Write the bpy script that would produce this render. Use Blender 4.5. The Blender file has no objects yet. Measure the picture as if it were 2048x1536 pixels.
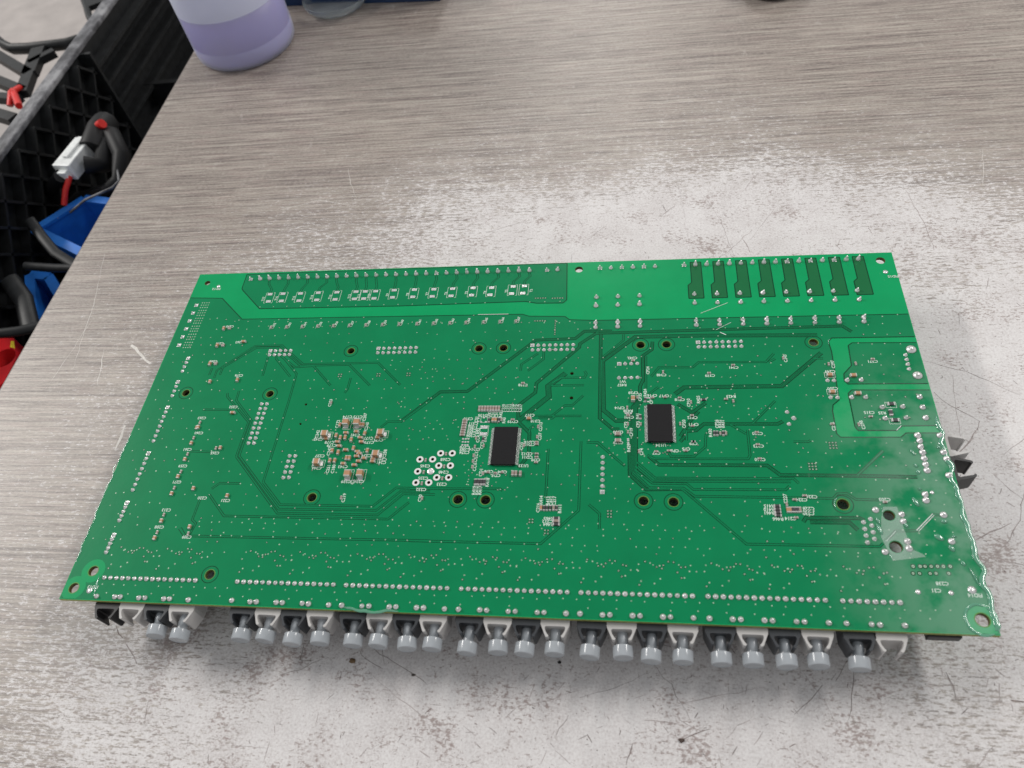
import bpy, bmesh, math, random
from mathutils import Vector, Matrix, noise
random.seed(7)
MM = 0.001
scene = bpy.context.scene
COL = scene.collection

# ------------------------------------------------------------------ camera
FPX, CX, CY = 1530.0, 1024.0, 768.0
CAM = Vector((208.767, -84.430, 272.828))            # mm
Rc = Matrix(((0.98828, 0.08248, -0.12844), (-0.00784, -0.81291, -0.58234), (-0.15244, 0.57652, -0.80273)))
cd = bpy.data.cameras.new("camera"); cam = bpy.data.objects.new("camera", cd); COL.objects.link(cam)
rot = Rc.transposed() @ Matrix(((1, 0, 0), (0, -1, 0), (0, 0, -1)))
q = rot.to_quaternion(); q.normalize()
cam.rotation_mode = 'QUATERNION'; cam.rotation_quaternion = q; cam.location = CAM * MM
cd.sensor_width = 36.0; cd.lens = FPX / 2048 * 36.0
cd.clip_start = 0.01; cd.clip_end = 50.0
cd.dof.use_dof = True; cd.dof.focus_distance = 0.33; cd.dof.aperture_fstop = 16.0
scene.camera = cam

# ------------------------------------------------------------------ world and lamps
w = bpy.data.worlds.new("World"); scene.world = w; w.use_nodes = True
w.node_tree.nodes['Background'].inputs[0].default_value = (0.87, 0.885, 0.90, 1)
w.node_tree.nodes['Background'].inputs[1].default_value = 0.50
scene.view_settings.view_transform = 'Standard'; scene.view_settings.look = 'None'
scene.view_settings.exposure = 0.0; scene.view_settings.gamma = 1.0
scene.view_settings.use_curve_mapping = False
def lamp(name, loc, target, sx, sy, power, col=(1, 0.97, 0.93)):
    ld = bpy.data.lights.new(name, 'AREA'); ld.shape = 'RECTANGLE'; ld.size = sx; ld.size_y = sy
    ld.energy = power; ld.color = col
    o = bpy.data.objects.new(name, ld); COL.objects.link(o); o.location = loc
    d = Vector(target) - Vector(loc); o.rotation_euler = d.to_track_quat('-Z', 'Y').to_euler()
    return o
lamp("ceiling_panel_lamp", (-2.6, 1.2, 2.0), (-2.6, 1.2, 0.0), 0.35, 1.5, 105)
lamp("ceiling_panel_lamp", (2.05, 1.35, 2.0), (2.05, 1.35, 0.0), 0.35, 1.5, 54)
lamp("ceiling_panel_lamp", (0.05, 3.25, 2.0), (0.05, 3.25, 0.0), 0.4, 1.2, 32)

# ------------------------------------------------------------------ geometry helpers (all in millimetres)
HB = 20.0; HT = 21.6                                  # underside / upper side of the circuit board
def ray(u, v):
    return Rc.transposed() @ Vector(((u - CX) / FPX, (v - CY) / FPX, 1.0))
def at(u, v, z=HT):                                   # photograph point -> real point on a horizontal plane
    d = ray(u, v); s = (z - CAM.z) / d.z
    return CAM + d * s
def atx(u, v, x):                                     # same on a plane of constant x
    d = ray(u, v); s = (x - CAM.x) / d.x
    return CAM + d * s
def lerp(a, b, t): return a + (b - a) * t
def row(a, b, n, z=HT):
    A = at(*a, z); B = at(*b, z)
    return [lerp(A, B, i / (n - 1)) for i in range(n)]
WLOC = {}
def wl(o): return WLOC.get(o.name, Vector((0, 0, 0)))
def link(name, me, parent=None, loc=(0, 0, 0), rz=0.0):
    o = bpy.data.objects.new(name, me); COL.objects.link(o)
    L = Vector(loc); WLOC[o.name] = L
    if parent is not None:
        o.parent = parent; o.location = (L - wl(parent)) * MM
    else: o.location = L * MM
    if rz: o.rotation_euler = (0, 0, rz)
    return o
def thing(name, label, cat, loc=(0, 0, 0), group=None):
    o = link(name, None, None, loc); o['label'] = label; o['category'] = cat
    if group: o['group'] = group
    return o
def tag(o, label, cat, group=None):
    o['label'] = label; o['category'] = cat
    if group: o['group'] = group
    return o
class MB:
    def __init__(s): s.v = []; s.f = []; s.m = []; s.sm = []
    def add(s, vs, fs, mi=0, smooth=False):
        b = len(s.v); s.v += [tuple(x) for x in vs]
        for f in fs: s.f.append(tuple(b + i for i in f)); s.m.append(mi); s.sm.append(smooth)
    def box(s, c, d, mi=0, rz=0.0, M=None):
        x, y, z = d[0] / 2, d[1] / 2, d[2] / 2
        vs = [Vector((i, j, k)) for i in (-x, x) for j in (-y, y) for k in (-z, z)]
        if M is not None: vs = [M @ p for p in vs]
        elif rz: R = Matrix.Rotation(rz, 3, 'Z'); vs = [R @ p for p in vs]
        vs = [p + Vector(c) for p in vs]
        s.add(vs, [(0, 1, 3, 2), (4, 6, 7, 5), (0, 4, 5, 1), (2, 3, 7, 6), (0, 2, 6, 4), (1, 5, 7, 3)], mi)
    def bar(s, a, b, w, h, mi=0, up=(0, 0, 1)):
        a = Vector(a); b = Vector(b); d = (b - a); L = d.length; d.normalize()
        u = Vector(up); sd = d.cross(u)
        if sd.length < 1e-4: sd = d.cross(Vector((1, 0, 0)))
        sd.normalize(); u = sd.cross(d)
        vs = [p + sd * i * w / 2 + u * j * h / 2 for p in (a, b) for i in (-1, 1) for j in (-1, 1)]
        s.add(vs, [(0, 1, 3, 2), (4, 6, 7, 5), (0, 4, 5, 1), (2, 3, 7, 6), (0, 2, 6, 4), (1, 5, 7, 3)], mi)
    def lathe(s, prof, n=16, c=(0, 0, 0), mi=0, smooth=True, M=None, cap=False, a0=0.0):
        vs = []
        for (r, z) in prof:
            for i in range(n):
                a = a0 + 2 * math.pi * i / n; p = Vector((r * math.cos(a), r * math.sin(a), z))
                if M is not None: p = M @ p
                vs.append(p + Vector(c))
        fs = []
        for k in range(len(prof) - 1):
            for i in range(n):
                j = (i + 1) % n; fs.append((k * n + i, k * n + j, (k + 1) * n + j, (k + 1) * n + i))
        s.add(vs, fs, mi, smooth)
        if cap:
            s.add([vs[i] for i in range(n)], [tuple(reversed(range(n)))], mi)
            s.add(vs[-n:], [tuple(range(n))], mi)
    def tube(s, pts, r, n=8, mi=0, flat=1.0, closed=False):
        pts = [Vector(p) for p in pts]; m = len(pts); vs = []
        for k, p in enumerate(pts):
            a = pts[(k - 1) % m] if (k or closed) else p; b = pts[(k + 1) % m] if (k < m - 1 or closed) else p
            d = (b - a).normalized(); sd = d.cross(Vector((0, 0, 1)))
            if sd.length < 1e-3: sd = Vector((1, 0, 0))
            sd.normalize(); u = sd.cross(d)
            rr = r[k] if isinstance(r, (list, tuple)) else r
            for i in range(n):
                t = 2 * math.pi * i / n; vs.append(p + sd * rr * math.cos(t) + u * rr * flat * math.sin(t))
        fs = []
        for k in range(m if closed else m - 1):
            for i in range(n):
                j = (i + 1) % n; k2 = (k + 1) % m
                fs.append((k * n + i, k * n + j, k2 * n + j, k2 * n + i))
        s.add(vs, fs, mi, True)
        if not closed:
            s.add(vs[:n], [tuple(reversed(range(n)))], mi); s.add(vs[-n:], [tuple(range(n))], mi)
    def prism(s, poly, z0, z1, mi=0):                 # poly: 2D points
        n = len(poly)
        vs = [(p[0], p[1], z0) for p in poly] + [(p[0], p[1], z1) for p in poly]
        fs = [(i, (i + 1) % n, n + (i + 1) % n, n + i) for i in range(n)]
        fs += [tuple(reversed(range(n))), tuple(range(n, 2 * n))]
        s.add(vs, fs, mi)
    def ribbon(s, pts, w, z, mi=0):                   # flat strip with mitred corners
        pts = [Vector((p[0], p[1])) for p in pts]; L = []; R = []
        for k, p in enumerate(pts):
            d1 = (p - pts[k - 1]).normalized() if k else None
            d2 = (pts[k + 1] - p).normalized() if k < len(pts) - 1 else None
            d = (d1 + d2) if (d1 and d2) else (d1 or d2)
            if d.length < 1e-6: d = d1
            d = d.normalized(); nn = Vector((-d.y, d.x)); c = 1.0
            if d1 and d2: c = max(0.5, abs(d.dot(d1)))
            ww = (w[k] if isinstance(w, (list, tuple)) else w)
            L.append(p + nn * ww / 2 / c); R.append(p - nn * ww / 2 / c)
        vs = []
        for a, b in zip(L, R): vs += [(a.x, a.y, z), (b.x, b.y, z)]
        s.add(vs, [(2 * i, 2 * i + 1, 2 * i + 3, 2 * i + 2) for i in range(len(pts) - 1)], mi)
    def mesh(s, name, mats, origin=(0, 0, 0)):
        o = Vector(origin)
        me = bpy.data.meshes.new(name)
        me.from_pydata([((Vector(v) - o) * MM) for v in s.v], [], s.f)
        for m in (mats if isinstance(mats, (list, tuple)) else [mats]): me.materials.append(m)
        for p, mi, sm in zip(me.polygons, s.m, s.sm): p.material_index = mi; p.use_smooth = sm
        me.update(); return me
def part(name, mb, mats, parent, stuff=False, label=None, loc=None):
    L = loc if loc is not None else wl(parent)
    o = link(name, mb.mesh(name, mats, L), parent, L)
    if stuff: o['kind'] = 'stuff'
    if label: o['label'] = label
    return o
def fix_normals(me):
    bm = bmesh.new(); bm.from_mesh(me); bmesh.ops.recalc_face_normals(bm, faces=bm.faces); bm.to_mesh(me); bm.free()
def bevel(me, w, seg=2, ang=40):
    bm = bmesh.new(); bm.from_mesh(me)
    bmesh.ops.remove_doubles(bm, verts=bm.verts, dist=1e-7)
    bmesh.ops.recalc_face_normals(bm, faces=bm.faces)
    es = [e for e in bm.edges if len(e.link_faces) == 2 and e.calc_face_angle(0) > math.radians(ang)]
    bmesh.ops.bevel(bm, geom=es, offset=w * MM, segments=seg, profile=0.6, affect='EDGES', clamp_overlap=True)
    bm.to_mesh(me); bm.free()
def flat_from_loops(name, loops, ext, mats):          # filled outline with holes, thickness 2*ext (mm)
    cu = bpy.data.curves.new(name, 'CURVE'); cu.dimensions = '2D'; cu.fill_mode = 'BOTH'; cu.extrude = ext * MM
    for lp in loops:
        sp = cu.splines.new('POLY'); sp.points.add(len(lp) - 1); sp.use_cyclic_u = True
        for i, p in enumerate(lp): sp.points[i].co = (p[0] * MM, p[1] * MM, 0, 1)
    o = bpy.data.objects.new(name, cu); COL.objects.link(o)
    dg = bpy.context.evaluated_depsgraph_get()
    me = bpy.data.meshes.new_from_object(o.evaluated_get(dg)); me.name = name
    bpy.data.objects.remove(o); bpy.data.curves.remove(cu)
    me.materials.clear()
    for m in mats: me.materials.append(m)
    return me
def circ(c, r, n=28): return [(c[0] + r * math.cos(2 * math.pi * i / n), c[1] + r * math.sin(2 * math.pi * i / n)) for i in range(n)]

# ------------------------------------------------------------------ materials
class NT:
    def __init__(s, name):
        s.m = bpy.data.materials.new(name); s.m.use_nodes = True; s.t = s.m.node_tree
        s.p = s.t.nodes['Principled BSDF']; s.out = s.t.nodes['Material Output']
    def n(s, typ, **kw):
        nd = s.t.nodes.new(typ)
        for k, v in kw.items():
            if k.startswith('i_'): nd.inputs[k[2:].replace('_', ' ')].default_value = v
            else: setattr(nd, k, v)
        return nd
    def l(s, a, b): s.t.links.new(a, b)
    def coord(s, scale=(1, 1, 1), loc=(0, 0, 0), rz=0.0, src='Object'):
        tc = s.n('ShaderNodeTexCoord'); mp = s.n('ShaderNodeMapping')
        mp.inputs['Scale'].default_value = scale; mp.inputs['Location'].default_value = loc
        mp.inputs['Rotation'].default_value = (0, 0, rz)
        s.l(tc.outputs[src], mp.inputs[0]); return mp.outputs[0]
    def noise(s, vec, scale, detail=2, rough=0.5):
        nd = s.n('ShaderNodeTexNoise'); nd.inputs['Scale'].default_value = scale
        nd.inputs['Detail'].default_value = detail; nd.inputs['Roughness'].default_value = rough
        s.l(vec, nd.inputs['Vector']); return nd.outputs['Fac']
    def math(s, op, a, b=None, c=None, clamp=False):
        nd = s.n('ShaderNodeMath', operation=op); nd.use_clamp = clamp
        for i, x in enumerate((a, b, c)):
            if x is None: continue
            if isinstance(x, (int, float)): nd.inputs[i].default_value = x
            else: s.l(x, nd.inputs[i])
        return nd.outputs[0]
    def ramp(s, fac, stops):
        nd = s.n('ShaderNodeValToRGB'); cr = nd.color_ramp
        while len(cr.elements) < len(stops): cr.elements.new(0.5)
        for e, (p, c) in zip(cr.elements, stops):
            e.position = p; e.color = (*c, 1) if len(c) == 3 else c
        s.l(fac, nd.inputs[0]); return nd.outputs[0]
    def ss(s, x, a, b):
        nd = s.n('ShaderNodeMapRange', interpolation_type='SMOOTHSTEP'); s.l(x, nd.inputs[0])
        nd.inputs[1].default_value = a; nd.inputs[2].default_value = b; return nd.outputs[0]
    def mix(s, f, a, b, mode='MIX'):
        nd = s.n('ShaderNodeMix', data_type='RGBA', blend_type=mode)
        for sock, x in ((nd.inputs[0], f), (nd.inputs[6], a), (nd.inputs[7], b)):
            if isinstance(x, (int, float)): sock.default_value = x
            elif isinstance(x, tuple): sock.default_value = (*x, 1)
            else: s.l(x, sock)
        return nd.outputs[2]
    def bump(s, h, strength, dist):
        nd = s.n('ShaderNodeBump'); nd.inputs['Strength'].default_value = strength; nd.inputs['Distance'].default_value = dist
        s.l(h, nd.inputs['Height']); s.l(nd.outputs[0], s.p.inputs['Normal'])
def plain(name, col, rough=0.5, metal=0.0, var=0.12, vs=300.0, bump=0.0, coat=0.0, spec=0.5):
    t = NT(name); c = t.coord()
    f = t.noise(c, vs, 3, 0.6)
    t.l(t.ramp(f, [(0.3, tuple(x * (1 - var) for x in col)), (0.7, tuple(min(1, x * (1 + var)) for x in col))]), t.p.inputs['Base Color'])
    t.p.inputs['Roughness'].default_value = rough; t.p.inputs['Metallic'].default_value = metal
    t.p.inputs['Coat Weight'].default_value = coat; t.p.inputs['Specular IOR Level'].default_value = spec
    if bump: t.bump(t.noise(c, vs * 2, 4, 0.6), bump, 0.0002)
    return t.m

def board_mat(name, col, haze=True, rough=0.24):
    t = NT(name); c = t.coord()
    f = t.noise(c, 55, 3, 0.6); g = t.noise(c, 2600, 2, 0.6)
    base = t.ramp(f, [(0.3, tuple(x * 0.93 for x in col)), (0.7, tuple(x * 1.07 for x in col))])
    t.p.inputs['Specular IOR Level'].default_value = 0.20
    base = t.mix(t.math('MULTIPLY', g, 0.28), base, tuple(x * 0.6 for x in col))
    r = rough
    if haze:                                          # dried conformal coating near the right-hand edge; its glare is mixed into the colour
        sx = t.n('ShaderNodeSeparateXYZ'); t.l(c, sx.inputs[0])
        ex = t.ss(sx.outputs[0], 0.262, 0.318); ey = t.ss(t.math('MULTIPLY', sx.outputs[1], -1), -0.125, -0.055)
        n1 = t.noise(c, 60, 4, 0.6)
        hz = t.math('MULTIPLY', t.math('MULTIPLY', ex, ey), t.ss(n1, 0.36, 0.58), clamp=True)
        ns = t.noise(t.coord(scale=(1, 0.25, 1), rz=0.5), 160, 5, 0.7)
        sp = t.math('MULTIPLY', t.ss(ns, 0.66, 0.78), t.ss(sx.outputs[0], 0.22, 0.29))
        hz2 = t.math('ADD', t.math('MULTIPLY', hz, 0.22), t.math('MULTIPLY', sp, 0.16), clamp=True)
        base = t.mix(hz2, base, (0.55, 0.62, 0.58))
        rr = t.n('ShaderNodeMapRange'); t.l(hz, rr.inputs[0]); rr.inputs[3].default_value = rough; rr.inputs[4].default_value = 0.2
        t.l(rr.outputs[0], t.p.inputs['Roughness'])
    else: t.p.inputs['Roughness'].default_value = r
    t.l(base, t.p.inputs['Base Color'])
    t.bump(t.noise(c, 420, 3, 0.6), 0.07, 0.0002)
    return t.m
M_sub = board_mat('bare_laminate_green', (0.000, 0.335, 0.112))
M_pour = board_mat('solder_mask_over_copper', (0.001, 0.215, 0.080))
M_pour2 = board_mat('solder_mask_relay_copper', (0.010, 0.150, 0.050))
M_gap = board_mat('solder_mask_gap', (0.001, 0.060, 0.022))
M_edge = plain('laminate_edge', (0.30, 0.30, 0.09), 0.7, vs=900, var=0.3)
M_tin = plain('tinned_solder', (0.80, 0.775, 0.775), 0.30, 0.62, var=0.10, vs=1500, bump=0.35)
M_end = plain('end_terminal_tin', (0.62, 0.60, 0.585), 0.35, 0.5, var=0.1, vs=1500)
M_pad = plain('tinned_pad', (0.80, 0.79, 0.78), 0.28, 0.75, var=0.08, vs=2500, bump=0.25)
M_via = plain('via_tin', (0.38, 0.52, 0.39), 0.4, 0.15, var=0.15, vs=900)
M_viad = plain('via_bore', (0.03, 0.10, 0.05), 0.5, vs=900)
M_silk = plain('silkscreen_ink', (0.60, 0.72, 0.63), 0.55, vs=900)
M_cap = plain('ceramic_tan', (0.43, 0.235, 0.125), 0.4, vs=900)
M_capg = plain('ceramic_grey_brown', (0.30, 0.235, 0.20), 0.45, vs=900)
M_res = plain('resistor_black', (0.045, 0.042, 0.045), 0.4, vs=900)
M_chip = plain('chip_epoxy', (0.0075, 0.0072, 0.0085), 0.6, vs=1800, var=0.3, bump=0.25, spec=0.22)
M_chipe = plain('chip_edge_worn', (0.16, 0.16, 0.16), 0.4)
M_dark = plain('connector_dark_grey', (0.040, 0.044, 0.050), 0.38, vs=200)
M_black = plain('connector_black', (0.008, 0.008, 0.009), 0.4, vs=200)
M_light = plain('connector_light_grey', (0.50, 0.485, 0.475), 0.42, vs=200, var=0.05)
M_plug = plain('plug_blue_grey', (0.37, 0.395, 0.42), 0.17, vs=260, var=0.05, bump=0.05)
M_term = plain('terminal_green', (0.02, 0.12, 0.05), 0.5)
def coating():
    t = NT('clear_coating'); c = t.coord(); t.p.inputs['Base Color'].default_value = (0.10, 0.36, 0.22, 1)
    t.p.inputs['Roughness'].default_value = 0.14; t.p.inputs['Transmission Weight'].default_value = 0.2; t.p.inputs['Specular IOR Level'].default_value = 1.0
    t.p.inputs['IOR'].default_value = 1.5; t.bump(t.noise(c, 120, 2), 0.1, 0.0003)
    t.p.inputs['Coat Weight'].default_value = 1.0; t.p.inputs['Coat Roughness'].default_value = 0.03
    return t.m
M_coat = coating()
def tape():
    t = NT('clear_tape_film'); t.p.inputs['Base Color'].default_value = (0.65, 0.8, 0.72, 1); t.p.inputs['Roughness'].default_value = 0.22
    n = t.noise(t.coord(), 120, 3); t.l(t.math('ADD', t.math('MULTIPLY', n, 0.15), 0.10), t.p.inputs['Alpha']); return t.m
M_tape = tape()

def table_mat():
    t = NT('worn_wood_grain_laminate')
    rz = math.radians(0.6)
    c = t.coord(rz=rz)
    # printed grain: stretched noises, brown-grey lines
    def gr(sx, sy, sc, det=3, ro=0.6, off=0.0):
        return t.noise(t.coord(scale=(sx, sy, 1), loc=(off, off * 1.7, 0), rz=rz), sc, det, ro)
    g1 = gr(0.017, 1, 700, 4, 0.70); g2 = gr(0.03, 1, 1900, 3, 0.65, 3.1); g3 = gr(0.012, 1, 230, 2, 0.5, 7.7); g4 = gr(0.22, 1, 2200, 2, 0.6, 1.3)
    s = t.math('ADD', t.math('ADD', t.math('MULTIPLY', g1, 0.42), t.math('MULTIPLY', g2, 0.34)), t.math('ADD', t.math('MULTIPLY', g3, 0.09), t.math('MULTIPLY', g4, 0.21)))
    grain = t.ramp(s, [(0.43, (0.105, 0.083, 0.076)), (0.48, (0.192, 0.160, 0.142)), (0.525, (0.280, 0.241, 0.211)), (0.57, (0.362, 0.320, 0.278)), (0.63, (0.46, 0.416, 0.362))])
    hue = gr(0.05, 1, 900, 2, 0.5, 11.0)
    grain = t.mix(t.math('MULTIPLY', t.ss(hue, 0.45, 0.65), 0.5), grain, (1.06, 0.95, 0.98), 'MULTIPLY')
    # wear: printed layer rubbed through to the white paper in the middle of the bench
    sx = t.n('ShaderNodeSeparateXYZ'); t.l(c, sx.inputs[0]); X = sx.outputs[0]; Y = sx.outputs[1]
    def ell(cx, cy, rx, ry):
        a = t.math('DIVIDE', t.math('SUBTRACT', X, cx), rx); b = t.math('DIVIDE', t.math('SUBTRACT', Y, cy), ry)
        return t.math('SUBTRACT', 1.0, t.math('SQRT', t.math('ADD', t.math('MULTIPLY', a, a), t.math('MULTIPLY', b, b))))
    e1 = ell(0.225, 0.10, 0.25, 0.17); e2 = ell(0.175, -0.035, 0.21, 0.13); e3 = ell(0.38, 0.08, 0.16, 0.16); e4 = ell(0.235, 0.195, 0.19, 0.075)
    E = t.math('MAXIMUM', t.math('MAXIMUM', e1, e2), t.math('MAXIMUM', e3, e4))
    nb = t.noise(c, 13, 4, 0.6); nm = t.noise(t.coord(scale=(0.6, 1, 1), rz=rz), 110, 8, 0.82); nf = t.noise(t.coord(scale=(0.30, 1, 1), rz=rz), 850, 5, 0.8)
    wv = t.math('ADD', t.math('MULTIPLY', E, 1.35), t.math('ADD', t.math('MULTIPLY', t.math('SUBTRACT', nb, 0.5), 0.9), t.math('ADD', t.math('MULTIPLY', t.math('SUBTRACT', nm, 0.5), 1.05), t.math('ADD', t.math('MULTIPLY', t.math('SUBTRACT', nf, 0.5), 4.4), t.math('MULTIPLY', t.math('SUBTRACT', s, 0.52), 1.6)))))
    W = t.ss(wv, 0.08, 0.50)
    wn = t.noise(c, 60, 4, 0.65); wf = t.noise(c, 1100, 4, 0.75)
    white = t.ramp(t.math('ADD', t.math('MULTIPLY', wn, 0.30), t.math('MULTIPLY', wf, 0.70)), [(0.36, (0.50, 0.465, 0.455)), (0.47, (0.63, 0.60, 0.595)), (0.58, (0.72, 0.70, 0.695))])
    # specks of print that survive, dirt, hair-line scuffs
    sp = t.noise(t.coord(scale=(0.6, 1, 1), loc=(2, 5, 0)), 900, 4, 0.75); spm = t.noise(c, 38, 4, 0.65)
    S = t.ss(t.math('ADD', sp, t.math('MULTIPLY', t.math('SUBTRACT', spm, 0.5), 0.75)), 0.565, 0.67)
    white = t.mix(t.math('MULTIPLY', S, 0.80), white, (0.27, 0.205, 0.19))
    d1 = t.noise(c, 260, 4, 0.65); D = t.ss(t.math('ADD', d1, t.math('MULTIPLY', t.math('SUBTRACT', nb, 0.5), 0.3)), 0.70, 0.78)
    white = t.mix(t.math('MULTIPLY', D, 0.6), white, (0.16, 0.12, 0.09))
    g_l = t.ss(t.noise(t.coord(scale=(1, 0.5, 1), rz=0.9), 130, 7, 0.85), 0.56, 0.68)
    grain = t.mix(t.math('MULTIPLY', g_l, 0.30), grain, (0.60, 0.56, 0.52))
    veil = t.math('MULTIPLY', t.ss(t.math('ADD', E, t.math('ADD', t.math('MULTIPLY', t.math('SUBTRACT', nb, 0.5), 0.9), t.math('MULTIPLY', t.math('SUBTRACT', nm, 0.5), 0.8))), -0.45, 0.25), 0.22)
    grain = t.mix(veil, grain, (0.58, 0.545, 0.52))
    col = t.mix(W, grain, white)
    t.l(col, t.p.inputs['Base Color'])
    rg = t.n('ShaderNodeMapRange'); t.l(W, rg.inputs[0]); rg.inputs[3].default_value = 0.42; rg.inputs[4].default_value = 0.50
    t.l(rg.outputs[0], t.p.inputs['Roughness'])
    t.bump(t.math('ADD', wf, g1), 0.10, 0.0002)
    return t.m
M_table = table_mat()
M_tedge = plain('table_edge_band', (0.16, 0.14, 0.125), 0.5)
M_scr = plain('scratch_dark', (0.17, 0.13, 0.12), 0.7, vs=700, var=0.4)
M_scr2 = plain('scratch_mid', (0.36, 0.31, 0.30), 0.7, vs=700, var=0.3)
M_scrl = plain('scratch_light', (0.66, 0.63, 0.59), 0.6, vs=700)
M_crate = plain('black_crate_plastic', (0.012, 0.013, 0.014), 0.5, vs=150, var=0.4, bump=0.2, spec=0.35)
def rim_mat():
    t = NT('scuffed_crate_rim'); c = t.coord(scale=(1, 0.6, 1), rz=0.5); f = t.noise(c, 70, 5, 0.7)
    t.l(t.ramp(f, [(0.38, (0.05, 0.05, 0.055)), (0.5, (0.13, 0.13, 0.14)), (0.64, (0.27, 0.27, 0.28))]), t.p.inputs['Base Color'])
    t.p.inputs['Roughness'].default_value = 0.45; return t.m
M_rim = rim_mat()
M_blue = plain('blue_bin_plastic', (0.012, 0.15, 0.56), 0.5, vs=90)
M_blued = plain('blue_tray_plastic', (0.008, 0.035, 0.10), 0.5, vs=90)
M_red = plain('red_plastic', (0.62, 0.015, 0.02), 0.4, vs=90)
M_yel = plain('yellow_label', (0.8, 0.6, 0.03), 0.5)
M_redw = plain('red_wire_sleeve', (0.65, 0.02, 0.015), 0.4)
M_cable = plain('black_cable', (0.010, 0.010, 0.011), 0.55, spec=0.3)
M_conn = plain('white_nylon_connector', (0.86, 0.88, 0.87), 0.4, vs=200)
M_floor = plain('floor_vinyl', (0.30, 0.27, 0.25), 0.5, vs=8, var=0.12)
M_panel = plain('pale_panel_laminate', (0.33, 0.30, 0.285), 0.45, vs=30, var=0.12)

# ------------------------------------------------------------------ the work table
TX0, TX1, TY0, TY1 = -98.8, 900.0, -420.0, 900.0
table = thing('work_table', 'worn wood-grain laminate bench top rubbed white around the green circuit board', 'table', (0, 0, -28))
mb = MB()
mb.add([(TX0, TY0, 0), (TX1, TY0, 0), (TX1, TY1, 0), (TX0, TY1, 0)], [(0, 1, 2, 3)])
mb.add([(TX0, TY0, -28), (TX1, TY0, -28), (TX1, TY1, -28), (TX0, TY1, -28)], [(3, 2, 1, 0)], 1)
part('table_top', mb, [M_table, M_tedge], table, loc=Vector((0, 0, 0)))
mb = MB(); mb.box((TX0 - 0.5, (TY0 + TY1) / 2, -14.2), (1.0, TY1 - TY0, 27.6)); mb.box(((TX0 + TX1) / 2, TY0 - 0.5, -14.2), (TX1 - TX0, 1, 27.6))
part('edge_band', mb, M_tedge, table)
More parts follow.
